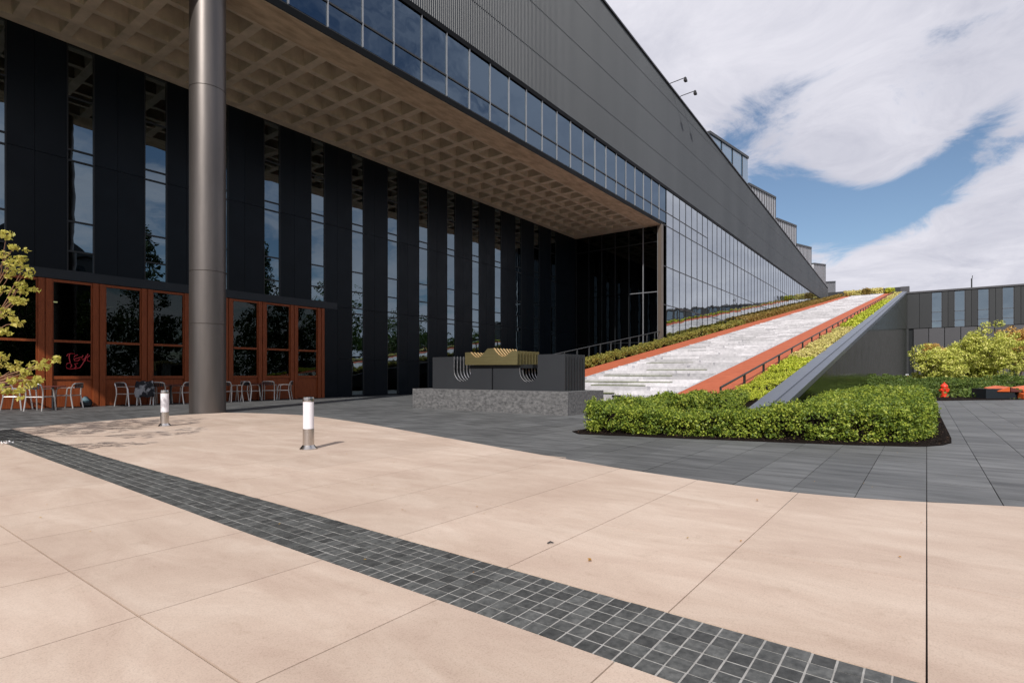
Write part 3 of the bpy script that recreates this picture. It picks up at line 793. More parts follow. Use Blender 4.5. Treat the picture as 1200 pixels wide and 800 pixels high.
# ================================================================ CAFE FRONT
YC = B2-.14
cafe = empty('cafe_storefront', (5, YC, 0), 'rust orange timber cafe front with tall dark windows behind the metal column', 'storefront')
posts = [-3.5, -2.0, -.51, .97, 2.46, 3.95, 5.43, 6.92, 8.42, 9.9, 11.42, 12.9, 14.42, 15.84]
for x in posts:
    po = MB(); po.box(x-.18, x-.02, YC-.09, YC+.1, 0, 4.29); po.box(x+.02, x+.18, YC-.09, YC+.1, 0, 4.29); po.box(x-.02, x+.02, YC-.05, YC+.1, 0, 4.29)
    part(po, 'post', 'rust_wood', cafe)
for x0, x1 in zip(posts, posts[1:]):
    p0, p1 = x0+.185, x1-.185
    piece('base_panel', 'rust_wood', p0, p1, YC-.02, YC+.04, .02, .95, cafe)
    fr = MB(); fr.box(p0, p1, YC-.06, YC+.05, .955, 1.06); fr.box(p0, p0+.04, YC-.045, YC+.05, 1.062, 4.2); fr.box(p1-.04, p1, YC-.045, YC+.05, 1.062, 4.2)
    fr.box(p0, p1, YC-.055, YC+.05, 4.202, 4.285); fr.box(p0+.042, p1-.042, YC-.07, YC+.05, 2.19, 2.27)
    wo_ = part(fr, 'window', 'rust_wood', cafe)
    for z0, z1 in ((1.063, 2.188), (2.272, 4.2)): piece('pane', 'cafe_glass', p0+.042, p1-.042, YC-.005, YC+.01, z0, z1, wo_)
# room behind the glass
piece('back_wall', 'interior_dark', -4, 16, YC+4.4, YC+4.5, 0, 4.3, cafe)
piece('blind', 'interior_tan', 6.95, 15.9, YC+.35, YC+.36, 3.55, 4.3, cafe)
for x in (8.1, 12.2, 15.3): piece('inner_column', 'interior_wall', x-.22, x+.22, YC+1.2, YC+1.6, 0, 4.3, cafe)
piece('counter', 'interior_tan', 1, 12, YC+2.6, YC+3.1, 0, 1.1, cafe)
for x in (4.2, 5.9, 7.6, 13.6): piece('ceiling_lamp', 'lamp_amber', x-.12, x+.12, YC+1.0, YC+1.05, 3.62, 3.66, cafe)
# red script lettering in the window beside the second post
def P(x, y):
    a_, z_ = onb(60+x/16, 400+y/16, YC-.02); return (a_, YC-.02, z_)
ns = empty('neon_sign', (6.3, YC-.02, 1.2), 'dim red script lettering in the lower cafe window left of the column', 'neon sign')
strokes = [[(290, 275), (310, 240), (380, 225), (440, 230)], [(345, 235), (335, 300), (350, 370), (360, 400)], [(360, 400), (300, 410), (275, 460), (300, 505), (370, 515), (430, 510), (470, 470), (440, 420), (500, 410)],
           [(420, 330), (500, 310), (560, 290)], [(500, 250), (440, 270), (420, 320), (440, 360), (500, 365), (540, 330)], [(600, 260), (570, 300), (590, 350), (640, 310), (650, 250), (640, 330), (590, 420), (540, 490), (470, 505), (430, 510)],
           [(690, 230), (650, 310), (630, 370)], [(725, 260), (680, 300), (680, 360), (730, 375)], [(370, 420), (385, 460), (360, 490)]]
for i, s_ in enumerate(strokes): part(MB().tube([P(*q) for q in s_], .014, 6), 'letter_stroke', 'neon_red', ns)

# ================================================================ RIGHT WING (far)
wing = empty('museum_wing', (AE, -20, 0), 'long charcoal museum wing with tall window bays behind the shrubs at the right', 'building')
ZW = 18.75
piece('wing_body', 'dark_frame', AE+.4, AE+30, -75, 3.3, -.05, ZW-.1, wing)
def wb(x): return ona(x, 400, AE)[0]
wx = [(1091.7, 1103.8), (1118.7, 1131.3), (1146.3, 1159.2), (1175, 1188.3)]
wl = [(wb(x1), wb(x0)) for x0, x1 in wx]
wd = wl[0][1]-wl[0][0]; pt = (wl[0][0]-wl[3][0])/3
wl = [(wl[0][0]-pt*i, wl[0][0]-pt*i+wd) for i in range(0, 13)]
py0 = 3.3
for (w0, w1) in wl:
    piece('wall_panel', 'charcoal', AE, AE+.4, w1+.05, (w1+py0)/2-.03, 10.98, ZW-.35, wing)
    piece('wall_panel', 'charcoal', AE, AE+.4, (w1+py0)/2+.03, py0-.05, 10.98, ZW-.35, wing)
    fr = MB(); 
    for z in (10.95, 12.3, 14.2, ZW-.45): fr.box(AE+.05, AE+.2, w0, w1, z-.05, z+.05)
    fr.box(AE+.05, AE+.2, w0, w0+.08, 10.9, ZW-.4); fr.box(AE+.05, AE+.2, w1-.08, w1, 10.9, ZW-.4)
    fo = part(fr, 'window', 'charcoal_light', wing)
    for z0, z1 in ((11.0, 12.25), (12.35, 14.15), (14.25, ZW-.5)): piece('pane', 'far_glass', AE+.12, AE+.14, w0+.08, w1-.08, z0, z1, fo)
    py0 = w0
q = wb(1070)
while q > -62:
    piece('lower_panel', 'charcoal_light', AE-.02, AE+.3, q-2.62, q-.12, 0, 10.85, wing); q -= 2.62
piece('lower_panel', 'charcoal', AE, AE+.3, wb(1062.5), 3.3, 0, 10.85, wing)
piece('wall_panel', 'charcoal', AE+.06, AE+.36, 3.1, 5.0, 0, ZW-.32, wing)
piece('roof_coping', 'charcoal_light', AE-.15, AE+.5, -75, 3.3, ZW-.3, ZW+.05, wing)
part(MB().tube([(AE+1, wb(1139), ZW), (AE+1, wb(1139), ZW+2.0)], .12, 6).tube([(AE+1, wb(1139), ZW+1.2), (AE+1, wb(1140), ZW+2.6)], .06, 6), 'roof_pipe', 'rail_black', wing)

# ================================================================ SCULPTURE
sc_ = empty('plinth', (13.87, 10.74, 0), 'low rough grey stone plinth under the dark and gold plate sculpture', 'plinth')
part(MB().box(12.85, 14.9, 7.73, 13.75, -.02, .64), 'block', 'plinth_stone', sc_)
AF = 13.25
sculp = empty('sculpture', (AF+.5, 10.7, .64), 'sculpture of dark notched plates holding a stack of wavy gold plates', 'sculpture')
def Q(x, y): b_, z_ = ona(x, y, AF); return (b_, z_)
zb = .642
def arc(x0, y0, x1, y1, n=7):   # quarter bowl from (x0,y0) down to (x1,y1)
    return [(x0+(x1-x0)*(1-math.cos(t_*math.pi/2/n)), y0+(y1-y0)*math.sin(t_*math.pi/2/n)) for t_ in range(n+1)]
topy = 418
bl, zt0 = Q(507, 418.5); zt0 = max(zt0, 1.3)
def Z(y, x=580): return ona(x, y, AF)[1]
ZT0 = Q(520, 418)[1]; ZT1 = Q(650, 415)[1]
ZTT = (ZT0+ZT1)/2; ZM = Q(590, 431.5)[1]; ZN = Q(545, 447)[1]
b = lambda x: ona(x, 430, AF)[0]
def bowl(b0, b1, zt, zb_, zr, n=8):
    "from b0 at zt down a rounded corner to zb_, up a rounded corner to b1 at zr; returns list"
    r_ = min((b0-b1)/2, (zt-zb_))*.98
    out = [(b0, zt)]
    for i in range(n+1):
        an = i*math.pi/2/n; out.append((b0-r_+r_*math.cos(an), zb_+r_-r_*math.sin(an)))
    for i in range(n+1):
        an = i*math.pi/2/n; out.append((b1+r_-r_*math.sin(an), zb_+r_-r_*math.cos(an)))
    out.append((b1, zr)); return out
left = [(b(507), zb), (b(507), ZTT)]+bowl(b(532), b(552), ZTT, ZN, ZM)+[(b(576.2), ZM), (b(576.2), zb)]
right = [(b(577.8), zb), (b(577.8), ZM)]+bowl(b(609), b(630), ZM, ZN, ZTT)+[(b(662), ZTT), (b(662), zb)]
ga = [(547.5, 427.5), (547.5, 413), (554, 412.8), (557, 416), (560, 418.2), (563, 418.6), (567, 416.5), (570.5, 412.5), (573.5, 408.6), (581, 408), (583.5, 411.5), (587, 415.5), (591, 417.6), (595, 417), (599, 413.5), (602, 411.2), (608.5, 411), (608.5, 427.3)]
GA = [Q(*p_) for p_ in ga]
for i in range(8):
    x0 = AF+i*.155; x1 = x0+.05
    part(MB().extrude_yz(left, x0, x1), 'dark_plate', 'sculpture_dark', sculp)
    part(MB().extrude_yz(right, x0, x1), 'dark_plate', 'sculpture_dark', sculp)
    # pale strips inside the notches: lit plate edges put in as colour
    for (q0, q1, zt_, zr_) in ((b(532), b(552), ZTT, ZM), (b(609), b(630), ZM, ZTT)):
        pts = bowl(q0, q1, zt_, ZN, zr_)[:9]
        m_ = MB(); n_ = len(pts)
        m_.v = [(x0-.002, y, z+.004) for y, z in pts]+[(x0+.014, y, z+.004) for y, z in pts]
        m_.v += [(x0-.002, y-.004, z+.012) for y, z in pts]+[(x0+.014, y-.004, z+.012) for y, z in pts]
        for k in range(n_-1): m_.f += [(k, k+1, n_+k+1, n_+k), (2*n_+k, 3*n_+k, 3*n_+k+1, 2*n_+k+1), (k, 2*n_+k, 2*n_+k+1, k+1)]
        part(m_, 'lit_notch_edge', 'lit_edge_tone', sculp)
    gx0 = AF-.10+i*.155
    part(MB().extrude_yz(GA, gx0, gx0+.06), 'gold_plate', 'gold_plate', sculp)
    for q0, q1 in ((2, 7), (9, 16)):  # brighter gold strips paint the light on the edges of the dips
        seg_ = GA[q0:q1]; m_ = MB(); n_ = len(seg_)
        m_.v = [(gx0-.003, y, z+.003) for y, z in seg_]+[(gx0+.063, y, z+.003) for y, z in seg_]+[(gx0-.003, y, z-.006) for y, z in seg_]+[(gx0+.063, y, z-.006) for y, z in seg_]
        for k in range(n_-1): m_.f += [(k, k+1, n_+k+1, n_+k), (k, k+1, 2*n_+k+1, 2*n_+k), (n_+k, n_+k+1, 3*n_+k+1, 3*n_+k)]
        part(m_, 'lit_plate_edge', 'gold_edge', sculp)
piece('gold_bar', 'gold_edge', AF-.02, AF+.95, b(600), b(604), Q(600, 427)[1]+.02, Q(600, 427)[1]+.06, sculp)
piece('support_bar', 'dark_frame', AF+.1, AF+.9, b(622), b(548), ZM+.002, Q(590, 427.2)[1]-.002, sculp)

# ================================================================ BOLLARDS
def bollard(x, y, label):
    t_ = empty('bollard_light', (x, y, .006), label, 'bollard', 'bollard lights on the pink concrete')
    part(MB().lathe([(.125, 0), (.125, .012), (.10, .04), (.082, .065), (.08, .30)], (x, y, .006), 40), 'steel_base', 'chrome', t_, True)
    part(MB().lathe([(.076, .302), (.076, .70)], (x, y, .006), 40), 'opal_lens', 'opal', t_, True)
    part(MB().lathe([(.081, .702), (.083, .745), (.078, .765), (.05, .772)], (x, y, .006), 40), 'cap', 'chrome', t_, True)
    for k in range(4):
        an = k*math.pi/2+.5
        part(MB().lathe([(.012, 0), (.010, .01)], (x+.112*math.cos(an), y+.112*math.sin(an), .02), 8), 'bolt', 'chrome', t_)
bollard(*gr(361.5, 526.5), 'nearer bollard light, a white tube on a steel base, right of the metal column')
bollard(*gr(193, 499.5), 'farther bollard light standing left of the metal column near the tree shadow')

# ================================================================ CAFE CHAIRS AND TABLES
def chair_proto():
    t_ = empty('cafe_chair', (0, 0, 0), 'x', 'chair', 'aluminium chairs outside the cafe')
    r_ = .021
    for s_ in (-1, 1):
        # front leg runs up into the arm
        part(MB().tube([(.27, s_*.27, 0), (.22, s_*.255, .42), (.20, s_*.25, .60), (.17, s_*.25, .655), (.10, s_*.25, .67)], r_, 8), 'leg', 'alu', t_, True)
        part(MB().tube([(-.30, s_*.25, 0), (-.23, s_*.24, .42), (-.24, s_*.24, .62), (-.30, s_*.235, .78)], r_, 8), 'leg', 'alu', t_, True)
        part(MB().box(-.24, .16, s_*.25-.025, s_*.25+.025, .665, .685), 'armrest', 'alu', t_)
    part(MB().tube([(-.30, -.235, .78), (-.335, -.19, .815), (-.35, 0, .825), (-.335, .19, .815), (-.30, .235, .78)], r_, 8), 'back_rail', 'alu', t_, True)
    bk = MB()
    for k in range(6): bk.box(-.335, -.325, -.21+k*.072, -.21+k*.072+.05, .66, .80)
    part(bk, 'backrest', 'black_plastic', t_)
    seat = MB()
    for k in range(7): seat.box(-.22+k*.066, -.22+k*.066+.052, -.225, .225, .425, .44)
    part(seat, 'seat', 'alu', t_)
    part(MB().tube([(-.24, -.235, .42), (.21, -.245, .42), (.21, .245, .42), (-.24, .235, .42), (-.24, -.235, .42)], .014, 6), 'seat_frame', 'alu', t_, True)
    return t_
def copy_thing(root, loc, rz_, label):
    r_ = root.copy(); COL.objects.link(r_); r_.location = loc; r_.rotation_euler = (0, 0, rz_); r_['label'] = label
    for ch in root.children:
        c_ = ch.copy(); COL.objects.link(c_); c_.parent = r_
    return r_
cp = chair_proto()
# camera-right direction is rotated by (TH-90); facing angle measured in world
RT = TH-math.pi/2
chairs = [(20, 481, RT+.2, 'chair at the far left, half hidden by the yellow-green leaves'),
          (47, 482, TH+.1, 'chair with its back to the viewer beside the far left table'),
          (80, 478.5, RT+math.pi+.1, 'chair facing left, just left of the dark bag on the paving'),
          (150, 474, RT-.1, 'chair facing right beside the chair with the coat'),
          (171, 473.5, TH+.5, 'chair with a grey and black coat hung over its back'),
          (189, 474.5, TH+.15, 'chair with its back to the viewer between the coat chair and the column'),
          (212, 471.5, RT+math.pi-.1, 'chair facing left, close against the left side of the column'),
          (268, 470, TH, 'chair half hidden behind the right side of the column'),
          (280, 469.5, RT+math.pi, 'chair facing left, first wholly visible one right of the column'),
          (294, 469.5, TH-.3, 'chair with its back to the viewer left of the table right of the column'),
          (316, 469, TH+.2, 'chair right of the small table, fourth one right of the column'),
          (333, 467.5, RT+math.pi+.2, 'chair at the right end of the row below the last cafe window')]
for i, (x, y, rz_, lab) in enumerate(chairs):
    gx, gy = gr(x, y-1.0)
    if gy > 22.75: gx, gy = onb(x, y, 22.75)[0], 22.75
    lab = 'aluminium '+lab if len(lab.split()) < 16 else lab
    if i == 0: cp.location = (gx, gy, 0); cp.rotation_euler[2] = rz_; cp['label'] = lab
    else: copy_thing(cp, (gx, gy, 0), rz_, lab)
def table_proto():
    t_ = empty('cafe_table', (0, 0, 0), 'x', 'table', 'small round cafe tables')
    part(MB().lathe([(.33, .71), (.345, .715), (.345, .735), (.33, .74)], (0, 0, 0), 32), 'tabletop', 'brown_bench', t_, True)
    part(MB().lathe([(.035, .02), (.035, .71)], (0, 0, 0), 16), 'pedestal', 'black_plastic', t_, True)
    part(MB().lathe([(.24, 0), (.24, .015), (.05, .03)], (0, 0, 0), 24), 'base', 'black_plastic', t_, True)
    return t_
tpz = table_proto()
for i, (x, y, lab) in enumerate(((62, 477, 'small round table between the two left chairs, beside the leaves'), (200, 471, 'small round table left of the column beyond the coat chair'), (305, 467.5, 'small round table between the chairs right of the column'))):
    gx, gy = gr(x, y)
    if gy > 22.6: gx, gy = onb(x, y, 22.6)[0], 22.6
    if i == 0: tpz.location = (gx, gy, 0); tpz['label'] = lab
    else: copy_thing(tpz, (gx, gy, 0), 0, lab)
# coat over the chair
gx, gy = gr(171, 472.5)
if gy > 22.75: gx, gy = onb(171, 470, 22.75)[0], 22.75
dx, dy = math.cos(TH+.5), math.sin(TH+.5)
cm = MB(); nu, nv = 10, 12
for i in range(nu+1):
    for j in range(nv+1):
        s_ = (i/nu-.5)*.56; t2 = j/nv
        if t2 < .5: zz = .30+.56*(t2/.5); off = -.40-.04*math.sin(t2*6)
        else: zz = .86-.42*((t2-.5)/.5); off = -.30+.05*(t2-.5)
        if abs(t2-.5) < .06: zz = .875; off = -.345
        off += .025*math.sin(i*1.9+j*.7); s2 = s_*(1+.12*math.sin(j*.9)); zz += .02*math.sin(i*1.3)
        cm.v.append((gx+dx*off-dy*s2, gy+dy*off+dx*s2, zz))
for i in range(nu):
    for j in range(nv): n0 = i*(nv+1)+j; cm.f.append((n0, n0+1, n0+nv+2, n0+nv+1))
tag(part(cm, 'coat', 'fabric_grey', None, True), 'grey and black coat draped over an aluminium chair left of the column', 'coat')
# dark bag on the paving
gx, gy = gr(101, 476.5)
bgm = MB().lathe([(.13, 0), (.20, .05), (.19, .14), (.12, .24), (.05, .30), (.03, .36)], (gx, gy, 0), 14)
bgo = empty('bag', (gx, gy, 0), 'small dark bag with a pale blue cloth lying below the cafe panel', 'bag')
bgm.v = [(x+.03*math.sin(z*20+x*9), gy+(y-gy)*.7, z) for x, y, z in bgm.v]
part(bgm, 'bag_body', 'black_plastic', bgo, True)
part(MB().lathe([(.10, .15), (.13, .22), (.07, .31), (.02, .37)], (gx-.05, gy-.06, 0), 12), 'cloth', 'teal_cloth', bgo, True)

# ================================================================ HEDGES, PLANTING
def hedge(name, poly, height, base, mat, label, dens, lsize, crad=.11, per=26, seed=1, corez=.72, inset=.16, near=None, rough=.05):
    r = np.random.default_rng(seed)
    xs = [p_[0] for p_ in poly]; ys_ = [p_[1] for p_ in poly]
    area = abs(sum(poly[i][0]*poly[(i+1) % len(poly)][1]-poly[(i+1) % len(poly)][0]*poly[i][1] for i in range(len(poly))))/2
    per_l = sum(math.dist(poly[i], poly[(i+1) % len(poly)]) for i in range(len(poly)))
    def samp(n):
        out = []
        while sum(len(o_) for o_ in out) < n:
            x = r.uniform(min(xs), max(xs), n*3); y = r.uniform(min(ys_), max(ys_), n*3); k = inpoly(x, y, poly)
            out.append(np.stack([x[k], y[k]], 1))
        return np.concatenate(out)[:n]
    nt_ = int(area*dens); T = samp(nt_)
    if near is not None:                     # thin with distance
        dd = np.hypot(T[:, 0], T[:, 1]); keep = r.uniform(size=len(T)) < np.clip((near/dd)**2, .02, 1); T = T[keep]
    ed = edgedist(T[:, 0], T[:, 1], poly)
    hm = (1-.24*np.exp(-((T[:, 1]-3.3)/.95)**2)) if name == 'front_hedge' else 1.0
    hh = hm*height*(1+rough*np.sin(T[:, 0]*2.3+T[:, 1]*1.7)+rough*np.sin(T[:, 0]*5.1-T[:, 1]*4.3))-.10*np.exp(-ed/.06)
    zt_ = hh-crad*.6+r.normal(0, .02, len(T))
    C = [np.column_stack([T, base(T[:, 0], T[:, 1])+zt_])]
    ns_ = int(per_l*height*dens*1.3)
    e = r.uniform(0, per_l, ns_); acc = 0; SP = []
    for i in range(len(poly)):
        p0 = np.array(poly[i]); p1 = np.array(poly[(i+1) % len(poly)]); L_ = np.linalg.norm(p1-p0)
        k = e[(e >= acc) & (e < acc+L_)]-acc; acc += L_
        if len(k) == 0: continue
        d_ = (p1-p0)/L_; nm = np.array([-d_[1], d_[0]])
        SP.append(p0+k[:, None]*d_+nm*(.07+r.uniform(-.03, .05, len(k)))[:, None])
    SPa = np.concatenate(SP)
    if near is not None:
        dd = np.hypot(SPa[:, 0], SPa[:, 1]); SPa = SPa[r.uniform(size=len(SPa)) < np.clip((near/dd)**2, .02, 1)]
    C.append(np.column_stack([SPa, base(SPa[:, 0], SPa[:, 1])+r.uniform(.06, 1, len(SPa))*(height-.06)*((1-.24*np.exp(-((SPa[:, 1]-3.3)/.95)**2)) if name == 'front_hedge' else 1.0)]))
    C = np.concatenate(C)
    gap = np.sin(C[:, 0]*7.1+C[:, 2]*9)*np.sin(C[:, 1]*6.3-C[:, 2]*5)+r.normal(0, .35, len(C)); C = C[gap < .78]
    dd = np.hypot(C[:, 0], C[:, 1])
    V = []
    bands = [(0, 14, 1.0), (14, 26, 1.5), (26, 50, 2.4), (50, 500, 4.5)]
    for lo_, hi_, f_ in bands:
        k = C[(dd >= lo_) & (dd < hi_)]
        if len(k): V.append(clumps(k, crad, per, lsize*f_, seed+int(lo_)))
    # long shoots sticking out of the top
    k = r.integers(0, len(T), max(4, int(len(T)*.20)))
    Sh = np.repeat(np.column_stack([T[k], base(T[k, 0], T[k, 1])+hh[k]]), 5, 0); Sh[:, 2] += np.tile(np.arange(5)*.022, len(k))-.02
    Sh[:, :2] += r.normal(0, .008, (len(Sh), 2)); V.append(leaves(Sh, lsize*.9, None, 1, .5, seed+5))
    root = empty(name, (sum(xs)/len(xs), sum(ys_)/len(ys_), 0), label, 'hedge')
    leafobj('foliage', np.concatenate(V), mat, root, tuple(wloc(root)))
    # solid dark core added inside the hedge to block the sun
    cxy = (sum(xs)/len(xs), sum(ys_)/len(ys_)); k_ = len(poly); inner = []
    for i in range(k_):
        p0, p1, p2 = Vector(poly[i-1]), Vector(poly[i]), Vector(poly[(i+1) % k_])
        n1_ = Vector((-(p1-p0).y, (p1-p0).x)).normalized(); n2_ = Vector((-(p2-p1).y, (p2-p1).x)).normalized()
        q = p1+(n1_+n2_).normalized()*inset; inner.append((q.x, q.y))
    part(MB().prism(inner, lambda x, y: float(base(np.array(x), np.array(y))), lambda x, y: float(base(np.array(x), np.array(y)))+height*corez), 'sun_block_core', 'soil', root)
    return root
flat0 = lambda x, y: np.zeros(np.shape(x))+.01
def ccw(p_): return p_ if sum(p_[i][0]*p_[(i+1) % len(p_)][1]-p_[(i+1) % len(p_)][0]*p_[i][1] for i in range(len(p_))) > 0 else p_[::-1]
HP = ccw([(9.25, 5.0), (9.6, 3.7), (10.1, 2.2), (10.5, 1.0), (10.9, .30), (11.5, .0), (12.4, -.12), (19.5, -.08), (28.5, .05), (28.5, 2.5), (21.0, 2.5), (17.0, 2.4), (13.5, 2.0), (11.6, 2.1), (10.95, 2.8), (10.45, 3.8), (10.5, 4.45), (12.5, 4.85), (16.8, 4.9), (16.8, 5.5), (13, 5.45), (9.6, 5.4)])
hedge('front_hedge', HP, .56, flat0, 'hedge_leaf', 'bright green clipped hedge wrapped round the foot of the ramp wall in the foreground', 150, .042, .10, 22, 11, .60, near=15, rough=.085)
slope = lambda x, y: np.maximum(SL*(x-A0), 0)-.05
hedge('slope_hedge', ccw([(16.5, 4.6), (19.2, 4.6), (19.2, 5.4), (16.5, 5.4)]), .36, slope, 'hedge_leaf', 'short green hedge between the orange path and the metal coping at the ramp foot', 110, .036, .09, 24, 13)
hedge('box_hedge', ccw([(17.5, 14.98), (60, 14.98), (60, 15.82), (17.5, 15.82)]), .50, slope, 'box_hedge_leaf', 'low yellow-green box hedge between the left orange path and the lower glass wall', 60, .038, .13, 22, 15, near=26, rough=.12)
hedge('brown_hedge', ccw([(60.2, 14.98), (AE-3, 14.98), (AE-3, 15.82), (60.2, 15.82)]), .62, slope, 'brown_hedge_leaf', 'low brown-green hedge continuing up the ramp along the glass wall', 60, .04, .14, 20, 16, near=60, rough=.12)
# sedum strip beside the handrail: bright green low down, straw-coloured in the middle
def sedum(name, a0, a1, mat, label, dens, size, seed, b0=4.24, b1=5.40, h=.26):
    r = np.random.default_rng(seed); n_ = int((a1-a0)*(b1-b0)*dens)
    x = r.uniform(a0, a1, n_); y = r.uniform(b0, b1, n_); d_ = np.hypot(x, y)
    k = r.uniform(size=n_) < np.clip((26/d_)**1.6, .04, 1); x, y, d_ = x[k], y[k], d_[k]
    hz = h*(.55+.45*np.sin(x*1.9+y*3)*np.sin(x*.7+2))*(.6+.4*r.uniform(size=len(x)))
    C = np.column_stack([x, y, SL*(x-A0)-.06+np.abs(hz)])
    V = []
    for lo_, hi_, f_ in ((0, 26, 1), (26, 50, 1.9), (50, 400, 3.6)):
        q = C[(d_ >= lo_) & (d_ < hi_)]
        if len(q): V.append(clumps(q, .07*f_**.5, 14, size*f_, seed+int(lo_)))
    root = empty(name, ((a0+a1)/2, 5, SL*((a0+a1)/2-A0)), label, 'planting')
    leafobj('foliage', np.concatenate(V), mat, root, tuple(wloc(root)))
    return root
sedum('ground_cover', 19.0, 30, 'sedum_leaf', 'bright lime green ground cover beside the lower handrail', 130, .04, 21)
sedum('ground_cover', 30, 48, 'straw_leaf', 'straw yellow ground cover beside the middle of the handrail', 110, .045, 22)
sedum('ground_cover', 48, 100, 'sedum_leaf', 'green and yellow ground cover beside the upper handrail', 60, .05, 23)
sedum('ground_cover', 100, AE-2, 'straw_leaf', 'pale yellow ground cover at the very top of the ramp edge', 60, .055, 24)
r = np.random.default_rng(3)
for nm, b0, b1, mt, lab, hz in (('shrub_row', 5.6, 7.0, 'sedum_leaf', 'green low shrub row at the top end of the right orange path', .9), ('shrub_row', 7.6, 9.6, 'straw_leaf', 'yellow low shrubs at the top of the stairs beside the parapet', 1.1), ('shrub_row', 9.8, 11.2, 'brown_hedge_leaf', 'dark brown low shrubs at the top of the stairs', 1.2), ('shrub_row', 11.4, 14.6, 'straw_leaf', 'yellow low shrubs at the top left end of the stairs', 1.0)):
    n_ = 300; C = np.column_stack([r.uniform(AE-4.5, AE-1.8, n_), r.uniform(b0, b1, n_), np.full(n_, rz(AE-3))+r.uniform(0, hz, n_)])
    o = leafobj(nm, clumps(C, .3, 12, .22, 31), mt); tag(o, lab, 'shrubs')

# ---- generic tree / shrub
def limb(m_, p0, p1, r0, r1, bend=.1, n_=6, seed=0):
    rr = random.Random(seed); p0, p1 = Vector(p0), Vector(p1); L_ = (p1-p0).length
    pts = []; rs = []
    off = Vector((rr.uniform(-1, 1), rr.uniform(-1, 1), rr.uniform(-.3, .6)))*bend*L_
    for i in range(n_+1):
        t_ = i/n_; pts.append(p0.lerp(p1, t_)+off*math.sin(t_*math.pi)+Vector((rr.uniform(-1, 1), rr.uniform(-1, 1), 0))*.02*L_*(0 < i < n_)); rs.append(r0+(r1-r0)*t_)
    m_.tube(pts, rs, 7); return pts
def tree(name, loc, h, rx, z0, mat, label, cat='tree', nclump=90, per=60, crad=.5, lsize=.10, seed=1, trunks=1, trad=.12, conic=False, bark='bark', zflat=.8, group=None, ry=None):
    r = np.random.default_rng(seed); root = empty(name, loc, label, cat, group); x0, y0, zg = loc
    ry = ry or rx; C = []
    while len(C) < nclump:
        u_, v_, w_ = r.uniform(-1, 1, 3)
        if conic:
            t_ = (w_+1)/2; R_ = (1-t_)**.8*(.85+.3*r.uniform()); q = math.hypot(u_, v_)
            if q > 1 or q < .25: continue
            C.append((x0+u_*rx*R_, y0+v_*ry*R_, zg+z0+(h-z0)*t_))
        else:
            q = math.sqrt(u_*u_+v_*v_+w_*w_)
            if q > 1 or q < .45: continue
            lump = 1+.34*math.sin(u_*5+seed)*math.cos(v_*4+w_*6+seed)
            C.append((x0+u_*rx*lump, y0+v_*ry*lump, zg+(z0+h)/2+w_*(h-z0)/2*lump*.95))
    C = np.array(C)
    q_ = r.uniform(size=len(C)) < .14; mid_ = np.array([x0, y0, zg+(z0+h)/2]); C[q_] = mid_+(C[q_]-mid_)*r.uniform(1.02, 1.22, q_.sum())[:, None]
    leafobj('crown', clumps(C, crad, per, lsize, seed, zflat), mat, root, tuple(wloc(root)))
    m_ = MB(); rr = random.Random(seed)
    for k in range(trunks):
        an = rr.uniform(0, 6.28); sp = .12*k
        b0_ = (x0+sp*math.cos(an), y0+sp*math.sin(an), zg-.05)
        top = (x0+rx*.35*math.cos(an)*(trunks > 1), y0+ry*.35*math.sin(an)*(trunks > 1), zg+(h*.9 if conic else z0+(h-z0)*.55))
        limb(m_, b0_, top, trad, trad*.35, .04, 7, seed+k)
        for q in range(0 if conic else max(4, 12//trunks)):
            c_ = C[rr.randrange(len(C))]; s_ = Vector(b0_).lerp(Vector(top), rr.uniform(.45, .95))
            limb(m_, s_, c_, trad*.35, trad*.08, .12, 5, seed+q*7+k)
    part(m_, 'trunk', bark, root, True)
    return root
# right-hand shrubs in the bed
def D(x, d): u_ = (x-600)/650; return (d*(CT+u_*ST), d*(ST-u_*CT), 0)
tree('serviceberry_shrub', D(1099, 34), 2.95, 1.25, .4, 'shrub_leaf', 'rounded yellow-green shrub tree just right of the fire hydrant, lowest of the group', 'shrub', 150, 80, .28, .115, 41, 5, .03, group='shrub trees in the right bed')
tree('serviceberry_shrub', D(1128, 37), 3.1, 1.3, .5, 'shrub_leaf', 'pale green shrub tree between the low one and the tallest one', 'shrub', 140, 80, .30, .115, 42, 5, .03, group='shrub trees in the right bed')
tree('serviceberry_shrub', D(1157, 36), 4.15, 1.75, .5, 'shrub_leaf', 'tallest yellow-green shrub tree with pale trunks behind the orange seats', 'shrub', 280, 80, .32, .115, 43, 6, .04, group='shrub trees in the right bed')
tree('serviceberry_shrub', D(1196, 38), 4.3, 1.5, 1.6, 'rust_leaf', 'shrub tree with rust-tinted leaves at the right edge of the picture', 'shrub', 190, 80, .32, .115, 44, 5, .04, group='shrub trees in the right bed')
tree('serviceberry_shrub', D(1093, 34.5), 3.1, .55, 2.2, 'rust_leaf', 'small rust-tinted leafy shoots above the lowest shrub tree', 'shrub', 30, 50, .18, .08, 45, 2, .02, group='shrub trees in the right bed')
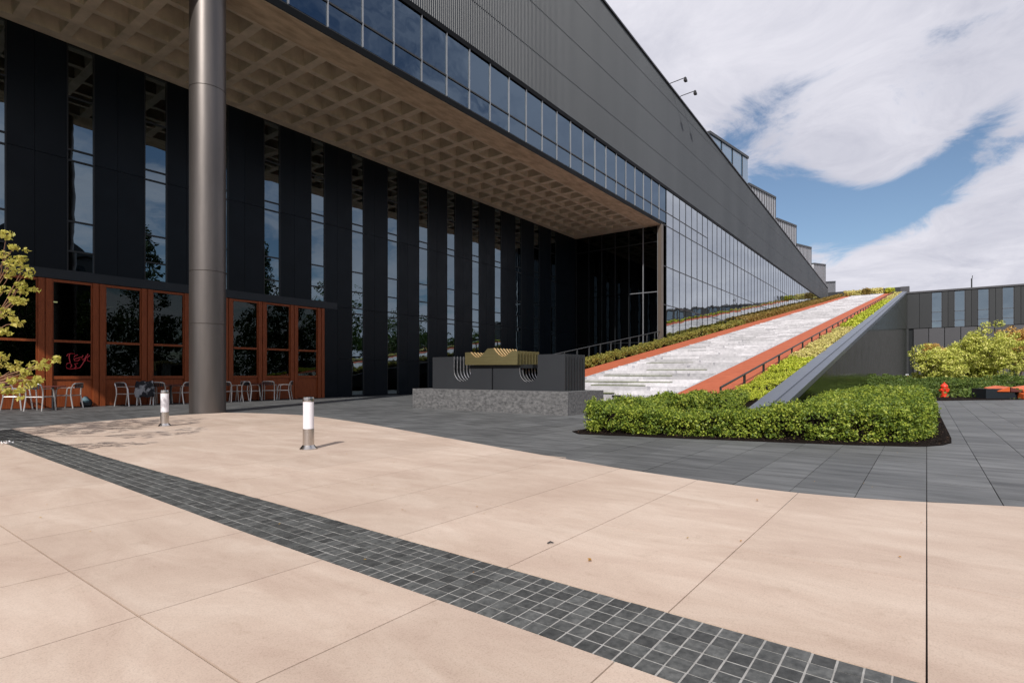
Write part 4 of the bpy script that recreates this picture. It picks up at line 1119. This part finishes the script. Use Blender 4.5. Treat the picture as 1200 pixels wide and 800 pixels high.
for i, (x, d_, h_, rx, lab) in enumerate(((1052, 40, 1.1, 3.0, 'wide juniper bush left of the fire hydrant behind the hedge'), (1075, 30, .85, 1.6, 'low spreading juniper bush just left of the fire hydrant'), (1092, 33, 1.0, 1.4, 'juniper bush directly behind the fire hydrant'),
        (1122, 29, .95, 1.3, 'low spreading juniper bush right of the fire hydrant'), (1142, 29.5, .85, 1.0, 'juniper bush spilling beside the dark planter box'), (1170, 33, 1.1, 2.0, 'juniper bush behind the orange seats'), (1198, 34, 1.15, 1.6, 'juniper bush at the right edge behind the planter box'),
        (1010, 44, 1.2, 3.0, 'dark juniper bush below the long side wall of the ramp'))):
    tree('juniper_bush', D(x, d_), h_, rx, .0, 'juniper_leaf', lab, 'bush', int(130*rx), 44, .17, .075, 60+i, 4, .02, zflat=.5, group='juniper bushes in the right bed')
# big background planting strip so that the bed reads as planted
r = np.random.default_rng(5); n_ = 1800
x = r.uniform(34, 59, n_); y = r.uniform(-12, 3.0, n_)
tag(leafobj('ground_ivy', clumps(np.column_stack([x, y, r.uniform(.0, .35, n_)]), .35, 22, .13, 7), 'juniper_leaf'), 'low green ground cover filling the right bed behind the shrubs', 'ground cover', None, 'stuff')

# left maple, mostly outside the frame: its branch tips reach in
mloc = (1.18, 12.6, 0)
mp_ = empty('maple_tree', mloc, 'young maple tree with yellow-green leaves reaching in from the left edge', 'tree')
tips = [(8, 274, 7.9), (17, 290, 7.8), (25, 303, 7.7), (31, 318, 7.6), (4, 298, 7.8), (14, 318, 8.0), (25, 333, 7.7), (28, 340, 7.6), (6, 340, 7.9), (18, 352, 7.6), (22, 352, 7.8), (8, 368, 7.7), (20, 378, 7.6), (2, 388, 7.7), (12, 308, 7.5), (-8, 280, 7.9), (-12, 330, 7.8), (-10, 370, 7.8),
        (52, 425, 7.3), (50, 430, 7.4), (40, 428, 7.5), (30, 436, 7.4), (18, 432, 7.5), (4, 428, 7.5), (45, 445, 7.3), (33, 450, 7.4), (22, 458, 7.3), (8, 458, 7.4), (-6, 440, 7.5), (14, 446, 7.4), (2, 418, 7.4)]
C = [at(*q) for q in tips]
V1 = np.concatenate([clumps([tuple(c_) for c_ in C], .085, 34, .058, 71, .7, .4), clumps([tuple(Vector(c_)+Vector((random.uniform(-.16,.16), random.uniform(-.16,.16), random.uniform(-.1,.1)))) for c_ in C for _ in range(1)], .05, 12, .055, 72, .7, .4)])
C2 = []
r = np.random.default_rng(9)
cen = Vector((1.3, 12.6, 2.9))
while len(C2) < 210:
    q = r.uniform(-1, 1, 3)
    if np.linalg.norm(q) > 1 or np.linalg.norm(q) < .35: continue
    p_ = cen+Vector((q[0]*1.9, q[1]*1.6, q[2]*1.5))
    dd = p_.x*CT+p_.y*ST; u_ = (p_.x*ST-p_.y*CT)/dd
    if u_ > -.97 : continue
    C2.append(tuple(p_))
V2 = clumps(C2, .13, 40, .060, 73, .5, .4)
leafobj('crown', np.concatenate([V1, V2]), 'maple_leaf', mp_, mloc)
m_ = MB(); base = Vector(mloc)
fork = base+Vector((.05, -.05, 1.0)); limb(m_, base+Vector((0, 0, -.05)), fork, .07, .05, .03, 5, 1)
for k, (hx, ids) in enumerate(((at(-25, 395, 8.0), range(0, 18)), (at(-30, 455, 7.6), range(18, 31)))):
    limb(m_, fork, hx, .035, .018, .05, 5, 11+k)
    for i in ids: limb(m_, hx+Vector((0, 0, .0)), C[i], .010, .003, .06, 6, 20+i)
for i in range(26): limb(m_, fork.lerp(cen, random.random()), Vector(C2[i*5]), .014, .004, .1, 5, 90+i)
part(m_, 'trunk', 'red_bark', mp_, True)

# trees and shrubs of the park opposite (behind the viewer's right), mirrored in the windows
TG = 'park trees reflected in the museum windows'
for i, (loc, h_, rx, kind, lab) in enumerate((
        ((24, -20, 0), 16.5, 3.6, 'c', 'tall conifer mirrored in the window strip left of the column'),
        ((37, -20, 0), 17, 3.2, 'c', 'dark pointed conifer mirrored in the first window strip right of the column'),
        ((41, -21, 0), 14, 3.4, 'c', 'shorter conifer beside the dark pointed one in the reflections'),
        ((47, -19, 0), 13, 4.2, 'd', 'broad green tree mirrored in the window strip at the end of the cafe'),
        ((60, -22, 0), 11, 5.0, 'd', 'round green tree mirrored low in the strip right of the cafe'),
        ((15, -26, 0), 12, 5.0, 'd', 'spreading dark tree mirrored at the left in the cafe windows'),
        ((82, -40, 0), 10, 6.5, 'd', 'distant round tree mirrored beside the sculpture'),
        ((5, -30, 0), 13, 5.5, 'd', 'wide tree mirrored at the far left of the cafe glass'),
        ((70, -24, 0), 9, 6, 'd', 'first round tree of the row mirrored in the ramp wall'),
        ((88, -27, 0), 10, 7, 'd', 'second round tree of the row mirrored in the ramp wall'),
        ((106, -28, 0), 9, 7, 'd', 'third round tree of the row mirrored in the ramp wall'),
        ((124, -30, 0), 10, 7, 'd', 'last round tree of the row mirrored in the ramp wall'))):
    if kind == 'c': tree('conifer_tree', loc, h_, rx, 1.2, 'conifer_leaf', lab, 'tree', 170, 34, .75, .30, 100+i, 1, .22, True, group=TG)
    else: tree('park_tree', loc, h_, rx, 2.2, 'tree_leaf', lab, 'tree', 150, 44, .95, .28, 100+i, 1, .22, group=TG)
hb = MB(); 
r = np.random.default_rng(12); n_ = 900
n_ = 2600; xx = r.uniform(-25, 110, n_)
C = np.column_stack([xx, r.uniform(-36, -33, n_), r.uniform(0, 1, n_)**.8*(8.6+1.1*np.sin(xx*.35)+.8*np.sin(xx*1.1+2))])
tag(leafobj('park_hedge', clumps(C, .9, 20, .42, 14), 'tree_leaf'), 'long tall dark park hedge mirrored low in the museum windows', 'hedge')

bl_ = empty('park_building', (19, -40, 0), 'dark gabled building across the park mirrored in the left window strip', 'building')
piece('wall', 'charcoal', 13, 25, -48, -40, 0, 16, bl_)
part(MB().extrude_xz([(12.4, 16.01), (25.6, 16.01), (19, 20.5)], -48.4, -39.6), 'roof', 'dark_frame', bl_)
for i in range(5):
    for j in range(4): piece('window', 'strip_glass', 14+i*2.2, 15.2+i*2.2, -40, -39.96, 2+j*3.6, 4+j*3.6, bl_)
# ================================================================ HYDRANT, PLANTER, SMALL THINGS
hx, hy, _ = D(1106.5, 27.2)
hyd = empty('fire_hydrant', (hx, hy, 0), 'orange-red fire hydrant standing among the junipers', 'fire hydrant')
part(MB().lathe([(.17, 0), (.17, .05), (.125, .06), (.12, .42), (.15, .44), (.15, .49), (.12, .50)], (hx, hy, 0), 24), 'barrel', 'hydrant_red', hyd, True)
part(MB().lathe([(.15, .502), (.16, .53), (.13, .60), (.07, .66), (.035, .68), (.035, .73), (.02, .735)], (hx, hy, 0), 24), 'bonnet', 'hydrant_red', hyd, True)
for s_ in (-1, 1):
    rx_, ry_ = ST*s_, -CT*s_
    part(MB().tube([(hx+rx_*.09, hy+ry_*.09, .36), (hx+rx_*.19, hy+ry_*.19, .36), (hx+rx_*.195, hy+ry_*.195, .36), (hx+rx_*.22, hy+ry_*.22, .36)], [.055, .055, .07, .07], 12), 'outlet', 'hydrant_red', hyd, True)
part(MB().tube([(hx-CT*.09, hy-ST*.09, .34), (hx-CT*.20, hy-ST*.20, .34)], [.08, .085], 14), 'outlet', 'hydrant_red', hyd, True)
# dark planter wall with wedge seats
px0, py0_, _ = D(1155.5, 25.4)
RTv = Vector((ST, -CT, 0)); FW = Vector((CT, ST, 0))
plb = empty('planter_bench', (px0, py0_, 0), 'dark planter bench with orange and brown wedge seats at the right edge', 'bench')
def obox(u0, u1, w0, w1, z0, z1, name, mat, parent, zt=None):
    o_ = Vector((px0, py0_, 0)); m_ = MB(); q = [o_+RTv*u0+FW*w0, o_+RTv*u1+FW*w0, o_+RTv*u1+FW*w1, o_+RTv*u0+FW*w1]
    m_.v = [(p_.x, p_.y, z0) for p_ in q]+[(p_.x, p_.y, (zt[i] if zt else z1)) for i, p_ in enumerate(q)]
    m_.f = [(3, 2, 1, 0), (4, 5, 6, 7)]+[(i, (i+1) % 4, 4+(i+1) % 4, 4+i) for i in range(4)]
    return part(m_, name, mat, parent)
obox(0, 1.32, 0, .8, 0, .46, 'planter_box', 'beam_grey', plb)
obox(1.33, 3.2, .12, .8, 0, .40, 'planter_box', 'beam_grey', plb)
obox(.5, 1.05, -.05, .7, .33, .56, 'seat', 'orange_seat', plb, (.36, .55, .60, .50))
obox(1.10, 1.62, -.05, .7, .32, .5, 'seat', 'brown_bench', plb, (.52, .36, .55, .58))
obox(1.66, 2.4, -.05, .7, .32, .6, 'seat', 'orange_seat', plb, (.42, .62, .6, .50))
obox(1.5, 2.2, -.25, .05, 0, .30, 'seat', 'orange_seat', plb, (.22, .34, .34, .26))
# small red standpipe by the wing corner
sx, sy, _ = D(1063, 46)
stp = empty('standpipe', (sx, sy, 0), 'small red and white standpipe against the dark slot in the wall', 'standpipe')
part(MB().lathe([(.06, 0), (.06, .9), (.10, .92), (.10, 1.0), (.06, 1.05)], (sx, sy, 0), 12), 'pipe', 'hydrant_red', stp, True)
part(MB().box(sx-.1, sx+.1, sy-.1, sy+.1, 1.06, 1.15), 'cap', 'white_trim', stp)
# twig, fallen leaves, white petals at the left
gx, gy = gr(645, 638)
tag(part(MB().tube([(gx-.02, gy+.01, .014), (gx, gy, .02), (gx+.012, gy-.016, .014)], [.004, .0055, .003], 6), 'twig', 'black_plastic'), 'short black twig lying on the pink concrete in the foreground', 'twig')
for i, (x, y, lab) in enumerate(((888, 588, 'orange fallen leaf on the concrete near the slate paving'), (691, 659, 'tiny yellow-green leaf on the concrete above the sett band'))):
    gx, gy = gr(x, y); o = leafobj('fallen_leaf', leaves(np.array([[gx, gy, .016], [gx+.008, gy+.006, .018]]), .028, np.array([[0, 0, 3.], [0, 0, 3.]]), .4, .7, 3+i), 'litter_leaf'); tag(o, lab, 'leaf')
# loose leaves scattered on the pavement (too small to count)
r = np.random.default_rng(77); L_ = []
for k in range(160):
    d_ = r.uniform(3, 22)**1.0; u_ = r.uniform(-.9, .9); L_.append((d_*(CT+u_*ST), d_*(ST-u_*CT), .014))
L_ = np.array(L_); L_ = L_[(L_[:, 1] < 22) & ~inpoly(L_[:, 0], L_[:, 1], BED)]
tag(leafobj('leaf_litter', leaves(L_, .016, np.tile([0, 0, 3.], (len(L_), 1)), .4, .6, 8), 'litter_leaf'), 'scattered tiny dry leaves on the paving', 'leaves', None, 'stuff')
r = np.random.default_rng(78); gx, gy = gr(3, 521); n_ = 34
Pp = np.column_stack([gx+r.normal(0, .09, n_), gy+r.normal(0, .10, n_), .014+r.uniform(0, .03, n_)])
m2, t2, p2 = principled('petal', (.75, .74, .76), .7); MT['petal'] = m2
tag(leafobj('white_petals', leaves(Pp, .032, np.tile([0, 0, 1.], (n_, 1)), .8, .8, 9), 'petal'), 'pile of white torn paper or petals at the left end of the sett band', 'litter', None, 'stuff')
bpy.context.view_layer.update()
